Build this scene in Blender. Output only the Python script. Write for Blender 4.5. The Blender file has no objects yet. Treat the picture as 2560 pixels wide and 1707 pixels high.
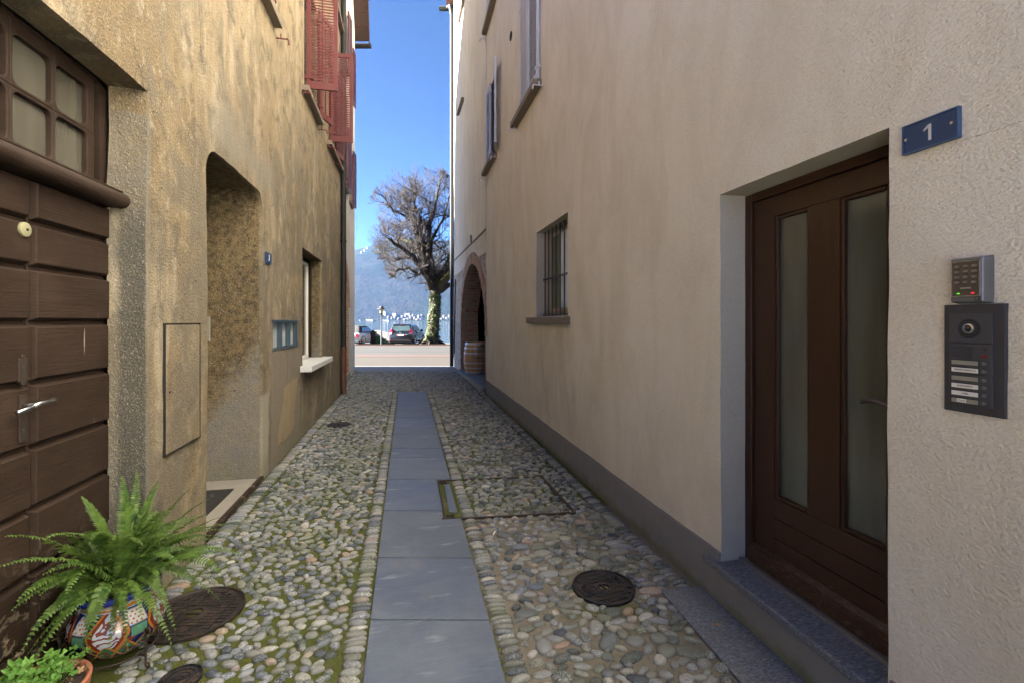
import bpy, bmesh, math, random
from math import sin, cos, pi, radians, sqrt, atan2
from mathutils import Vector, Matrix, noise
import numpy as np
random.seed(7)
S = bpy.context.scene
C = S.collection
# ---------------------------------------------------------------- camera, world, sun
PSI = math.atan(241/1078)            # the camera is turned right of the alley's axis
H = 1.6
cam = bpy.data.objects.new('camera', bpy.data.cameras.new('camera')); C.objects.link(cam)
cam.location = (0, 0, H); cam.rotation_euler = (pi/2, 0, -PSI)
cam.data.sensor_width = 36; cam.data.lens = 16.5; cam.data.shift_y = -0.02
cam.data.clip_start = .05; cam.data.clip_end = 20000
S.camera = cam
SUN_EL = radians(32); SUN_BACK = radians(2.5)
fx, fy = Vector((cos(PSI), -sin(PSI), 0)), Vector((sin(PSI), cos(PSI), 0))
hd = -fx*cos(SUN_BACK) - fy*sin(SUN_BACK)
sd = (hd*cos(SUN_EL) + Vector((0, 0, sin(SUN_EL)))).normalized()
W = bpy.data.worlds.new('World'); S.world = W; W.use_nodes = True
nt = W.node_tree; bg = nt.nodes['Background']
sk = nt.nodes.new('ShaderNodeTexSky'); sk.sky_type = 'NISHITA'; sk.sun_disc = False
sk.sun_elevation = SUN_EL; sk.sun_rotation = atan2(hd.x, hd.y); sk.altitude = 900
sk.air_density = .16; sk.dust_density = 0.1; sk.ozone_density = 6.0
nt.links.new(sk.outputs[0], bg.inputs[0]); bg.inputs[1].default_value = .05
sun = bpy.data.objects.new('sun', bpy.data.lights.new('sun', 'SUN')); C.objects.link(sun)
sun.data.energy = 5.0; sun.data.angle = radians(.5); sun.data.color = (1, .965, .90)
sun.rotation_euler = sd.to_track_quat('Z', 'Y').to_euler(); sun.location = (-20, 0, 40)
S.view_settings.view_transform = 'Standard'; S.view_settings.look = 'None'
S.view_settings.exposure = 4.05; S.view_settings.gamma = 1
S.render.engine = 'CYCLES'
S.cycles.max_bounces = 10; S.cycles.diffuse_bounces = 6; S.cycles.transparent_max_bounces = 16
# ---------------------------------------------------------------- helpers
def FR(x, d, z=0):
    "point x metres right of the view axis and d metres ahead"
    return (x*cos(PSI)+d*sin(PSI), -x*sin(PSI)+d*cos(PSI), z)
class MB:
    def __init__(s): s.v = []; s.f = []; s.m = []; s.M = None
    def add(s, vs, fs, mi=0):
        o = len(s.v)
        if s.M is not None: vs = [tuple(s.M @ Vector(p)) for p in vs]
        s.v += [tuple(p) for p in vs]; s.f += [tuple(i+o for i in f) for f in fs]; s.m += [mi]*len(fs)
        return s
    def box(s, a, b, mi=0):
        x0, y0, z0 = a; x1, y1, z1 = b
        return s.add([(x0,y0,z0),(x1,y0,z0),(x1,y1,z0),(x0,y1,z0),(x0,y0,z1),(x1,y0,z1),(x1,y1,z1),(x0,y1,z1)],
              [(0,3,2,1),(4,5,6,7),(0,1,5,4),(1,2,6,5),(2,3,7,6),(3,0,4,7)], mi)
    def quad(s, a, b, c, d, mi=0): return s.add([a,b,c,d], [(0,1,2,3)], mi)
    def prism(s, poly, z0, z1, mi=0):
        n = len(poly)
        return s.add([(x,y,z0) for x,y in poly]+[(x,y,z1) for x,y in poly],
              [tuple(range(n))[::-1], tuple(range(n,2*n))]+[(i,(i+1)%n,n+(i+1)%n,n+i) for i in range(n)], mi)
    def tube(s, pts, rs, n=8, mi=0, cap=True):
        pts = [Vector(p) for p in pts]
        if not hasattr(rs, '__len__'): rs = [rs]*len(pts)
        vs = []; fs = []; up = None
        for i, p in enumerate(pts):
            t = (pts[min(i+1,len(pts)-1)]-pts[max(i-1,0)])
            t = t.normalized() if t.length > 1e-9 else Vector((0,0,1))
            if up is None: up = t.orthogonal().normalized()
            else:
                up = up - t*up.dot(t)
                up = up.normalized() if up.length > 1e-6 else t.orthogonal().normalized()
            w = t.cross(up)
            for k in range(n):
                a = 2*pi*k/n; vs.append(p+(up*cos(a)+w*sin(a))*rs[i])
        for i in range(len(pts)-1):
            for k in range(n):
                fs.append((i*n+k, i*n+(k+1)%n, (i+1)*n+(k+1)%n, (i+1)*n+k))
        if cap: fs += [tuple(range(n))[::-1], tuple(range((len(pts)-1)*n, len(pts)*n))]
        return s.add(vs, fs, mi)
    def lathe(s, prof, c=(0,0,0), n=24, mi=0, axis='z', cap=False):
        vs = []; fs = []
        for r, h in prof:
            for k in range(n):
                a = 2*pi*k/n; p = (r*cos(a), r*sin(a), h)
                if axis == 'x': p = (h, r*cos(a), r*sin(a))
                if axis == 'y': p = (r*sin(a), h, r*cos(a))
                vs.append((p[0]+c[0], p[1]+c[1], p[2]+c[2]))
        for i in range(len(prof)-1):
            for k in range(n): fs.append((i*n+k, i*n+(k+1)%n, (i+1)*n+(k+1)%n, (i+1)*n+k))
        if cap: fs += [tuple(range(n))[::-1], tuple(range((len(prof)-1)*n, len(prof)*n))]
        return s.add(vs, fs, mi)
    def text(s, txt, size, M, depth=.001, mi=0, sx=1):
        cu = bpy.data.curves.new('txt', 'FONT'); cu.body = txt; cu.size = size; cu.align_x = 'CENTER'; cu.align_y = 'CENTER'
        cu.extrude = depth; cu.resolution_u = 3
        ob = bpy.data.objects.new('txt', cu); C.objects.link(ob)
        dg = bpy.context.evaluated_depsgraph_get(); dg.update()
        me = bpy.data.meshes.new_from_object(ob.evaluated_get(dg))
        s.add([tuple(M @ Vector((v.co.x*sx, v.co.y, v.co.z))) for v in me.vertices], [tuple(p.vertices) for p in me.polygons], mi)
        bpy.data.objects.remove(ob); bpy.data.curves.remove(cu); bpy.data.meshes.remove(me)
        return s
    def build(s, name, mats, parent=None, smooth=False, bevel=0, loc=None, solid=0, angle=40, seg=2):
        me = bpy.data.meshes.new(name); me.from_pydata(s.v, [], s.f); me.update()
        if not isinstance(mats, (list, tuple)): mats = [mats]
        for m in mats: me.materials.append(m)
        if len(mats) > 1: me.polygons.foreach_set('material_index', s.m)
        bm = bmesh.new(); bm.from_mesh(me)
        if len(bm.faces) < 60000: bmesh.ops.recalc_face_normals(bm, faces=bm.faces)
        bm.to_mesh(me); bm.free()
        if smooth: me.shade_smooth() if smooth is True else me.set_sharp_from_angle(angle=radians(angle))
        o = bpy.data.objects.new(name, me); C.objects.link(o)
        if smooth and smooth is not True:
            me.polygons.foreach_set('use_smooth', [True]*len(me.polygons))
        if solid: md = o.modifiers.new('s', 'SOLIDIFY'); md.thickness = solid; md.offset = 0
        if bevel:
            md = o.modifiers.new('b', 'BEVEL'); md.width = bevel; md.segments = seg; md.limit_method = 'ANGLE'; md.angle_limit = radians(35)
            md.harden_normals = False
        if parent is not None: o.parent = parent
        if loc is not None: o.location = loc
        return o
def tag(o, label=None, cat=None, group=None, kind=None):
    if label: o['label'] = label
    if cat: o['category'] = cat
    if group: o['group'] = group
    if kind: o['kind'] = kind
    return o
def empty(name, loc=(0,0,0), rz=0, **k):
    o = bpy.data.objects.new(name, None); C.objects.link(o); o.location = loc; o.rotation_euler = (0,0,rz)
    o.empty_display_size = .1
    return tag(o, **k)
def unparent_fix(o, parent):
    "keep world coordinates of a child whose mesh is written in world space"
    M = Matrix.Translation(parent.location) @ parent.rotation_euler.to_matrix().to_4x4()
    o.matrix_parent_inverse = M.inverted()
    return o
# ---------------------------------------------------------------- material builder
class NM:
    def __init__(s, name, rough=.8, metal=0, spec=None):
        s.mat = bpy.data.materials.new(name); s.mat.use_nodes = True
        s.t = s.mat.node_tree; s.b = s.t.nodes['Principled BSDF']
        s.b.inputs['Roughness'].default_value = rough; s.b.inputs['Metallic'].default_value = metal
        if spec is not None: s.b.inputs['Specular IOR Level'].default_value = spec
        s.tc = None; s.bumps = None
    def n(s, ty, **k):
        nd = s.t.nodes.new(ty)
        for a, b in k.items(): setattr(nd, a, b)
        return nd
    def co(s, sc=(1,1,1), rot=(0,0,0), loc=(0,0,0), kind='Object'):
        if s.tc is None: s.tc = s.n('ShaderNodeTexCoord')
        mp = s.n('ShaderNodeMapping'); mp.inputs['Scale'].default_value = sc; mp.inputs['Rotation'].default_value = rot; mp.inputs['Location'].default_value = loc
        s.t.links.new(s.tc.outputs[kind], mp.inputs[0]); return mp.outputs[0]
    def lk(s, a, b):
        if isinstance(a, (int, float)): b.default_value = a
        elif isinstance(a, tuple): b.default_value = a if len(a) == 4 or len(b.default_value) == 3 else a+(1,)
        else: s.t.links.new(a, b)
    def noise(s, sc, vs=(1,1,1), det=4, rough=.55, dist=0, kind='Object', loc=(0,0,0), rot=(0,0,0)):
        nd = s.n('ShaderNodeTexNoise'); nd.inputs['Scale'].default_value = sc; nd.inputs['Detail'].default_value = det
        nd.inputs['Roughness'].default_value = rough; nd.inputs['Distortion'].default_value = dist
        s.t.links.new(s.co(vs, loc=loc, rot=rot, kind=kind), nd.inputs['Vector']); return nd.outputs[0]
    def vor(s, sc, vs=(1,1,1), feat='F1', rnd=1, out=0, kind='Object', rot=(0,0,0)):
        nd = s.n('ShaderNodeTexVoronoi', feature=feat); nd.inputs['Scale'].default_value = sc; nd.inputs['Randomness'].default_value = rnd
        s.t.links.new(s.co(vs, kind=kind, rot=rot), nd.inputs['Vector']); return nd.outputs[out]
    def ramp(s, f, stops):
        nd = s.n('ShaderNodeValToRGB'); el = nd.color_ramp.elements
        while len(el) < len(stops): el.new(.5)
        for e, (p, c) in zip(el, stops):
            e.position = p; e.color = (c, c, c, 1) if isinstance(c, (int, float)) else (tuple(c)+(1,))[:4]
        s.lk(f, nd.inputs[0]); return nd.outputs[0]
    def mix(s, f, a, b, mode='MIX'):
        nd = s.n('ShaderNodeMix', data_type='RGBA', blend_type=mode)
        s.lk(f, nd.inputs[0]); s.lk(a, nd.inputs[6]); s.lk(b, nd.inputs[7]); return nd.outputs[2]
    def m(s, op, a, b=0, c=None, clamp=False):
        nd = s.n('ShaderNodeMath', operation=op); nd.use_clamp = clamp
        s.lk(a, nd.inputs[0]); s.lk(b, nd.inputs[1])
        if c is not None: s.lk(c, nd.inputs[2])
        return nd.outputs[0]
    def xyz(s):
        if s.tc is None: s.tc = s.n('ShaderNodeTexCoord')
        if not hasattr(s, '_x'):
            nd = s.n('ShaderNodeSeparateXYZ'); s.t.links.new(s.tc.outputs['Object'], nd.inputs[0]); s._x = nd.outputs
        return s._x
    def step(s, v, a, b):
        "smooth 0..1 as v goes a..b"
        nd = s.n('ShaderNodeMapRange', interpolation_type='SMOOTHSTEP'); s.lk(v, nd.inputs[0])
        lo, hi = (a, b) if a < b else (b, a)
        nd.inputs[1].default_value = lo; nd.inputs[2].default_value = hi
        if a > b: nd.inputs[3].default_value = 1; nd.inputs[4].default_value = 0
        return nd.outputs[0]
    def rect(s, u, v, u0, u1, v0, v1, soft, wob=None, amp=.1):
        "mask of a rectangle in two coordinates with a wobbly border"
        if wob is not None:
            w = s.m('MULTIPLY', s.m('SUBTRACT', wob, .5), amp); u = s.m('ADD', u, w); v = s.m('ADD', v, w)
        r = s.m('MULTIPLY', s.step(u, u0-soft, u0+soft), s.step(u, u1+soft, u1-soft))
        r = s.m('MULTIPLY', r, s.m('MULTIPLY', s.step(v, v0-soft, v0+soft), s.step(v, v1+soft, v1-soft)))
        return r
    def bump(s, h, dist=.01, st=1):
        nd = s.n('ShaderNodeBump'); nd.inputs['Strength'].default_value = st; nd.inputs['Distance'].default_value = dist
        s.lk(h, nd.inputs['Height'])
        if s.bumps is not None: s.t.links.new(s.bumps, nd.inputs['Normal'])
        s.bumps = nd.outputs[0]; s.t.links.new(s.bumps, s.b.inputs['Normal']); return s
    def col(s, c): s.lk(c, s.b.inputs['Base Color']); return s
    def rough(s, r): s.lk(r, s.b.inputs['Roughness']); return s
    def done(s): return s.mat
def simple(name, c, rough=.6, metal=0, var=.15, sc=8, bump=0, bsc=40, spec=None):
    k = NM(name, rough, metal, spec)
    f = k.noise(sc, det=5)
    k.col(k.mix(f, tuple(x*(1-var) for x in c), tuple(min(1, x*(1+var)) for x in c)))
    if bump: k.bump(k.noise(bsc, det=3), bump)
    return k.done()
M = {}
# ---------------------------------------------------------------- materials
def plaster_old():
    k = NM('ochre_plaster', .95, spec=.2); X, Y, Z = k.xyz()
    big = k.noise(1.1, (1,1,.45), 6, .6); streak = k.noise(3.4, (1,1,.34), 7, .66, .5); mid = k.noise(5, (1,1,.8), 8, .68, .6)
    fine = k.noise(75, det=4, rough=.65); grit = k.noise(160, (1,1,.6), det=3)
    c = k.ramp(big, [(.3,(.20,.137,.068)), (.45,(.28,.205,.112)), (.58,(.35,.27,.165)), (.72,(.44,.365,.255))])
    c = k.mix(k.ramp(streak, [(.38,0),(.58,.85)]), c, (.21,.155,.09))
    c = k.mix(k.ramp(k.noise(4, (1,1,.2), 6, .6, loc=(3,5,1)), [(.5,0),(.68,.7)]), c, (.54,.46,.33))
    up = k.step(Z, 2.6, 5.0)
    c = k.mix(k.m('MULTIPLY', up, .55), c, k.mix(streak, (.52,.42,.27), (.44,.31,.17)))
    c = k.mix(k.ramp(mid, [(.50,0),(.62,.75)]), c, (.135,.11,.078))
    c = k.mix(k.ramp(k.noise(11, (1,1,.7), 7, .7, .3, loc=(1,1,6)), [(.56,0),(.66,.6)]), c, (.50,.43,.31))
    c = k.mix(k.m('MULTIPLY', k.ramp(k.noise(1.9, (1,1,.6), 9, .72, .8, loc=(7,2,1)), [(.46,0),(.56,.75)]), k.step(Z, 5.5, 3.0)), c, (.19,.16,.12))
    # older coat in a patch between the hatch and the far window, below and right of the mail boxes
    wob = k.noise(3.2, det=6, rough=.65)
    p1 = k.rect(Y, Z, 5.45, 6.86, -.3, 1.27, .02, wob, .16)
    c = k.mix(k.m('MULTIPLY', p1, .85), c, k.mix(mid, (.20,.165,.12), (.36,.30,.235)))
    p2 = k.rect(k.m('SUBTRACT', Y, k.m('MULTIPLY', Z, .45)), Z, 5.62, 6.38, .2, .82, .012, wob, .30)
    c = k.mix(k.m('MULTIPLY', p2, .6), c, k.mix(streak, (.53,.39,.2), (.42,.31,.17)))
    band = k.rect(Y, Z, 5.15, 5.36, -.3, .85, .03, wob, .08)
    c = k.mix(k.m('MULTIPLY', band, .8), c, (.46,.42,.33))
    # grey patch high beside the doorway head
    p3 = k.rect(Y, Z, 3.95, 5.6, 2.95, 3.3, .12, wob, .8)
    c = k.mix(k.m('MULTIPLY', p3, .7), c, (.27,.24,.19))
    # damp grey edge beside the big door and on its jamb
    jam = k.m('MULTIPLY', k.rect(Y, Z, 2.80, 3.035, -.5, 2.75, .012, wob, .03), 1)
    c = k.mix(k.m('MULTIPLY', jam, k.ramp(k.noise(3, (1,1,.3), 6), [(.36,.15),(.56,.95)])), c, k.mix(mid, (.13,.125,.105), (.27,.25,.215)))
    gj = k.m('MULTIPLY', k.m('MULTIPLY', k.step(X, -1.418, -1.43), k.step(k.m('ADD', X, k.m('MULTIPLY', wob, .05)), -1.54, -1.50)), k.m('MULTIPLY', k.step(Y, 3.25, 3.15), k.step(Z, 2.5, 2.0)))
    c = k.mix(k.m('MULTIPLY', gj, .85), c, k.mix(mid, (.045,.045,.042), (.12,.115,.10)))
    # mould in the depth of the doorway, grey render patch low on its far side
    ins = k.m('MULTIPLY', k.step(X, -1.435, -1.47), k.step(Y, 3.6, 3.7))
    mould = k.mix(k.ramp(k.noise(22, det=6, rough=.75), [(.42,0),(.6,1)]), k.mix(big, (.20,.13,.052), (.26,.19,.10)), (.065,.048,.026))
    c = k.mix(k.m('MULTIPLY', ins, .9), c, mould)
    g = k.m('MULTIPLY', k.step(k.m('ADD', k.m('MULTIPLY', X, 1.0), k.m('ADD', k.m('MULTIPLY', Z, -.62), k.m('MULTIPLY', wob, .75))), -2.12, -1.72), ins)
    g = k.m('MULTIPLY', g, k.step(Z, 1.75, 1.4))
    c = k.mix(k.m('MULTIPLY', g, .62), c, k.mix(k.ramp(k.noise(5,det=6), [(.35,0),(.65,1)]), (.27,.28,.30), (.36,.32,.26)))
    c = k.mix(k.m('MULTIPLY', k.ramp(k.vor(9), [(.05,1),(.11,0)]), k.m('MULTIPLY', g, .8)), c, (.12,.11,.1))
    # chips, holes and cracks
    ch = k.m('MULTIPLY', k.ramp(k.vor(5.5), [(.055,1),(.085,0)]), k.step(k.noise(2.1), .45, .6))
    c = k.mix(ch, c, (.16,.11,.065))
    cr = k.ramp(k.noise(.9, (1,1,.45), 7, .5, .4), [(.4965,0),(.4995,1),(.5005,1),(.5035,0)])
    cr = k.m('MULTIPLY', cr, k.step(k.noise(1.7, loc=(4,4,4)), .5, .62))
    c = k.mix(k.m('MULTIPLY', cr, .75), c, (.13,.10,.07))
    c = k.mix(k.m('MULTIPLY', k.step(Z, .35, .0), .5), c, (.20,.19,.13))
    c = k.mix(k.ramp(fine, [(.35,.28),(.5,0)]), c, (.20,.155,.09)); c = k.mix(1.0, c, (.70,.725,.76), 'MULTIPLY')
    c = k.mix(k.ramp(grit, [(.55,0),(.75,.3)]), c, (.75,.68,.52))
    k.col(c)
    k.bump(k.m('ADD', k.m('MULTIPLY', mid, 1.6), k.m('SUBTRACT', streak, k.m('MULTIPLY', cr, 1.0))), .012, .55)
    k.bump(k.m('ADD', fine, k.m('MULTIPLY', k.noise(55, det=4, rough=.65), 1.0)), .012, 1)
    k.bump(k.m('SUBTRACT', k.m('ADD', p2, 0), k.m('ADD', p1, ch)), .012, .8)
    return k.done()
M['ochre'] = plaster_old()
def plaster_new(name, a, b, grain=1):
    k = NM(name, .93, spec=.2); X, Y, Z = k.xyz()
    big = k.noise(.9, (1,1,.5), 5); streak = k.noise(2.3, (1,1,.42), 8, .68, .6)
    c = k.mix(k.ramp(big, [(.3,0),(.7,1)]), a, b)
    c = k.mix(k.ramp(streak, [(.42,0),(.70,.62)]), c, tuple(x*y for x, y in zip(a, (.80,.76,.68))))
    fine = k.noise(85, (1,1,1), 3, .6)
    gr = k.noise(98, (1,.85,1.2), 3, .55, .05, rot=(.5,0,0))
    c = k.mix(k.ramp(gr, [(.38,.22),(.52,0)]), c, tuple(x*.62 for x in a))
    cr = k.ramp(k.noise(.5, (1,1,.6), 7, .5, .5), [(.4985,0),(.4997,1),(.5003,1),(.5015,0)])
    cz_ = k.m('ABSOLUTE', k.m('SUBTRACT', k.m('SUBTRACT', Z, 2.15), k.m('MULTIPLY', k.noise(9, det=5, rough=.7), .05)))
    cr = k.m('MULTIPLY', k.step(cz_, .0022, .0008), k.step(Y, 1.16, 1.14))
    c = k.mix(k.m('MULTIPLY', cr, .55), c, (.2,.17,.13))
    wob = k.noise(6, det=5)
    st = k.rect(Y, Z, 4.7, 6.6, .4, 1.56, .12, wob, .5)
    c = k.mix(k.m('MULTIPLY', st, k.ramp(streak, [(.35,.0),(.6,.38)])), c, (.36,.31,.24))
    k.col(c)
    k.bump(k.m('ADD', big, k.noise(3, det=4)), .02, .5)
    k.bump(k.m('ADD', gr, k.m('MULTIPLY', fine, .4)), .008*grain, 1)
    return k.done()
M['cream'] = plaster_new('cream_stucco', (.61,.56,.465), (.68,.63,.545))
M['reveal'] = plaster_new('grey_smooth_plaster', (.385,.35,.30), (.43,.40,.35), .25)
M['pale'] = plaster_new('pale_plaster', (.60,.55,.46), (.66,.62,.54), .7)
def cement():
    k = NM('cement_plinth', .95, spec=.2); X, Y, Z = k.xyz()
    w = k.noise(7, det=6, rough=.65)
    c = k.mix(w, (.165,.162,.16), (.235,.23,.225))
    mo = k.m('MULTIPLY', k.step(k.m('ADD', Z, k.m('MULTIPLY', w, .16)), .16, .09), .7)
    c = k.mix(mo, c, k.mix(k.noise(60), (.07,.085,.025), (.17,.17,.08)))
    k.col(c); k.bump(k.noise(90, det=4, rough=.7), .006, .7); return k.done()
M['cement'] = cement()
def stones_mat():
    k = NM('river_cobble', .62, spec=.35)
    g = k.n('ShaderNodeNewGeometry'); r = g.outputs['Random Per Island']
    c = k.ramp(r, [(0,(.022,.034,.052)),(.16,(.06,.075,.095)),(.28,(.15,.165,.205)),(.40,(.10,.105,.09)),(.50,(.21,.205,.19)),
                   (.62,(.26,.265,.275)),(.74,(.17,.165,.14)),(.84,(.36,.345,.305)),(.92,(.21,.22,.255)),(.975,(.30,.19,.125)),(1,(.44,.42,.39))])
    r2 = k.m('FRACT', k.m('MULTIPLY', r, 37.7)); r3 = k.m('FRACT', k.m('MULTIPLY', r, 91.3))
    sp = k.noise(150, det=4, rough=.75)
    c = k.mix(k.m('MULTIPLY', k.ramp(sp, [(.48,0),(.6,1)]), k.m('MULTIPLY', r2, .6)), c, (.46,.44,.40))
    c = k.mix(k.m('MULTIPLY', k.ramp(k.noise(60, det=6, rough=.7, loc=(2,2,2)), [(.5,0),(.62,1)]), k.m('MULTIPLY', r3, .65)), c, (.07,.07,.06))
    c = k.mix(k.ramp(k.noise(2.2, det=5), [(.44,0),(.64,.38)]), c, (.13,.15,.05))
    vein = k.ramp(k.noise(28, det=2, dist=2.2), [(.47,0),(.5,.8),(.53,0)])
    c = k.mix(k.m('MULTIPLY', vein, k.step(r3, .72, .78)), c, (.6,.58,.53))
    c = k.mix(1.0, c, (.72,.76,.83), 'MULTIPLY'); k.col(c); k.rough(k.ramp(r2, [(0,.38),(1,.7)]))
    k.bump(k.m('ADD', sp, k.noise(45, det=5, rough=.65)), .004, .7); return k.done()
M['stone'] = stones_mat()
def bed():
    k = NM('mossy_mortar_bed', .95, spec=.15); X, Y, Z = k.xyz()
    n1 = k.noise(1.3, det=6, rough=.62); n2 = k.noise(9, det=6, rough=.7); n3 = k.noise(70, det=5, rough=.7)
    sand = k.mix(n2, (.10,.09,.07), (.23,.21,.18)); moss = k.mix(n3, (.030,.038,.008), (.095,.11,.03))
    f = k.m('ADD', k.m('MULTIPLY', n1, .9), k.m('MULTIPLY', n2, .45))
    bias = k.m('MULTIPLY', k.rect(X, Y, .5, 1.9, -2, 3.8, .25), -.20)
    bias = k.m('ADD', bias, k.m('MULTIPLY', k.rect(X, Y, -1.2, -.3, 2.2, 9, .4), .14))
    f = k.step(k.m('ADD', f, bias), .50, .70)
    c = k.mix(f, sand, moss)
    c = k.mix(k.ramp(n3, [(.30,.6),(.42,0)]), c, (.05,.045,.03))
    k.col(c); k.bump(k.m('ADD', k.m('MULTIPLY', n2, 1.5), k.m('ADD', n3, f)), .012, .9); return k.done()
M['bed'] = bed()
def slate():
    k = NM('slate_slab', .55, spec=.4)
    a = k.noise(3, (1,5,1), 6, .6); b = k.noise(26, (.25,3.2,1), 5, .7); g = k.noise(90, det=4)
    tn = k.n('ShaderNodeObjectInfo').outputs['Random']
    c = k.mix(a, (.038,.058,.108), (.078,.106,.175))
    c = k.mix(k.m('MULTIPLY', tn, .6), c, (.075,.085,.105))
    c = k.mix(k.ramp(k.noise(1.3, det=8, rough=.7, loc=(1,8,3)), [(.45,0),(.62,.45)]), c, (.13,.15,.185))
    c = k.mix(k.ramp(k.vor(34), [(.06,.7),(.12,0)]), c, (.05,.05,.05))
    c = k.mix(k.ramp(b, [(.5,0),(.72,.35)]), c, (.19,.215,.25))
    c = k.mix(k.ramp(k.noise(2.6, (1,4,1), 4, loc=(5,2,0)), [(.62,0),(.70,.5)]), c, (.26,.285,.32))
    c = k.mix(k.ramp(k.noise(5, det=6), [(.55,0),(.8,.35)]), c, (.16,.135,.105))
    k.col(c); k.rough(k.ramp(b, [(.3,.42),(.7,.68)])); k.bump(k.m('ADD', b, g), .0035, .6); return k.done()
M['slate'] = slate()
def gneiss():
    k = NM('gneiss_step', .6, spec=.4)
    a = k.noise(140, (.35,1,1), 4, .75, rot=(0,0,.5)); b = k.noise(45, (.3,1,1), 4, .7, rot=(0,0,.5)); e = k.noise(4, det=4)
    c = k.ramp(a, [(.34,(.035,.042,.058)),(.48,(.10,.115,.145)),(.60,(.175,.195,.23)),(.72,(.34,.36,.38))])
    c = k.mix(k.ramp(b, [(.45,0),(.7,.5)]), c, (.09,.095,.11)); c = k.mix(k.ramp(e, [(.5,0),(.8,.4)]), c, (.12,.11,.09))
    k.col(c); k.bump(a, .002, .6); return k.done()
M['gneiss'] = gneiss()
def wood_door_old():
    k = NM('old_brown_door_paint', .68, spec=.18); X, Y, Z = k.xyz()
    gr = k.noise(14, (1,.25,7), 6, .7, .3); big = k.noise(2.5, (1,1,1.5), 5)
    c = k.mix(gr, (.014,.0085,.006), (.030,.0185,.0135)); c = k.mix(k.ramp(big, [(.45,0),(.75,.5)]), c, (.045,.030,.023))
    low = k.step(Z, .75, .15)
    ch = k.m('MULTIPLY', k.ramp(k.noise(9, (1,1,1.6), 8, .78), [(.54,0),(.585,1)]), k.m('ADD', k.m('MULTIPLY', low, .75), .02))
    c = k.mix(ch, c, k.mix(gr, (.22,.17,.12), (.15,.13,.10)))
    dr = k.m('MULTIPLY', k.ramp(k.noise(30, (1,1,.06), 3), [(.70,0),(.74,.6)]), k.step(Z, 1.7, 1.5))
    c = k.mix(dr, c, (.34,.32,.30))
    k.col(c); k.rough(k.ramp(gr, [(.3,.5),(.7,.75)])); k.bump(k.m('SUBTRACT', gr, k.m('MULTIPLY', ch, 1.2)), .0035, .7); return k.done()
M['olddoor'] = wood_door_old()
def wood_door():
    k = NM('varnished_brown_wood', .42, spec=.4); X, Y, Z = k.xyz()
    gr = k.noise(24, (1,6,.25), 6, .65, .4)
    c = k.mix(gr, (.019,.0075,.0033), (.047,.019,.008))
    ch = k.m('MULTIPLY', k.ramp(k.noise(60, (1,.6,3), 5, .7), [(.55,0),(.64,.8)]), k.step(Z, .42, .33))
    c = k.mix(ch, c, (.11,.08,.06))
    k.col(c); k.bump(k.m('ADD', gr, ch), .0018, .5); return k.done()
M['wood'] = wood_door()
def brickmat(name='old_brick', ax='y'):
    k = NM(name, .93, spec=.2)
    if k.tc is None: k.tc = k.n('ShaderNodeTexCoord')
    sp = k.xyz(); cb = k.n('ShaderNodeCombineXYZ')
    wob = k.noise(4, det=3)
    k.lk(k.m('ADD', k.m('ADD', sp[0], sp[1]), k.m('MULTIPLY', wob, .03)), cb.inputs[0]); k.lk(k.m('ADD', sp[2], k.m('MULTIPLY', wob, .05)), cb.inputs[1])
    b = k.n('ShaderNodeTexBrick'); k.t.links.new(cb.outputs[0], b.inputs['Vector'])
    for nme, v in (('Scale',1), ('Mortar Size',.009), ('Mortar Smooth',.3), ('Brick Width',.25), ('Row Height',.075), ('Bias',0)): b.inputs[nme].default_value = v
    b.inputs['Color1'].default_value = (0,0,0,1); b.inputs['Color2'].default_value = (1,1,1,1); b.inputs['Mortar'].default_value = (.5,.5,.5,1)
    c = k.ramp(b.outputs[0], [(0,(.17,.10,.065)),(.25,(.30,.105,.055)),(.45,(.24,.165,.105)),(.65,(.36,.14,.08)),(.85,(.30,.21,.135)),(1,(.22,.17,.12))])
    c = k.mix(k.ramp(k.noise(9, det=6, rough=.7), [(.4,0),(.7,.6)]), c, (.27,.215,.16))
    c = k.mix(b.outputs[1], c, (.33,.29,.235))
    k.col(c); k.bump(k.m('SUBTRACT', k.noise(50, det=5), k.m('MULTIPLY', b.outputs[1], 1.6)), .01, .8); return k.done()
M['brick'] = brickmat()
def vouss():
    k = NM('arch_bricks', .93, spec=.2); r = k.n('ShaderNodeNewGeometry').outputs['Random Per Island']
    c = k.ramp(r, [(0,(.30,.15,.10)),(.3,(.36,.21,.15)),(.6,(.28,.17,.12)),(.8,(.40,.27,.20)),(1,(.25,.16,.12))])
    c = k.mix(k.ramp(k.noise(12, det=6, rough=.7), [(.4,0),(.7,.7)]), c, (.40,.34,.28))
    k.col(c); k.bump(k.noise(40, det=5), .008, .7); return k.done()
M['voussoir'] = vouss()
def rubble():
    k = NM('rubble_stone_wall', .95, spec=.2)
    v = k.vor(6.5, (1,1,1.5), feat='F1', out=1); e = k.vor(6.5, (1,1,1.5), feat='DISTANCE_TO_EDGE')
    sx = k.n('ShaderNodeSeparateColor'); k.lk(v, sx.inputs[0])
    c = k.ramp(sx.outputs[0], [(0,(.30,.28,.25)),(.3,(.48,.46,.42)),(.5,(.56,.54,.51)),(.7,(.40,.33,.26)),(.85,(.40,.24,.16)),(1,(.62,.60,.56))])
    c = k.mix(k.ramp(k.noise(25, det=6, rough=.7), [(.4,0),(.68,.6)]), c, (.26,.23,.19))
    mo = k.ramp(e, [(.0,1),(.09,0)]); c = k.mix(mo, c, (.44,.40,.34))
    k.col(c); k.bump(k.m('SUBTRACT', k.noise(30, det=5), mo), .02, .9); return k.done()
M['rubble'] = rubble()
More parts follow.
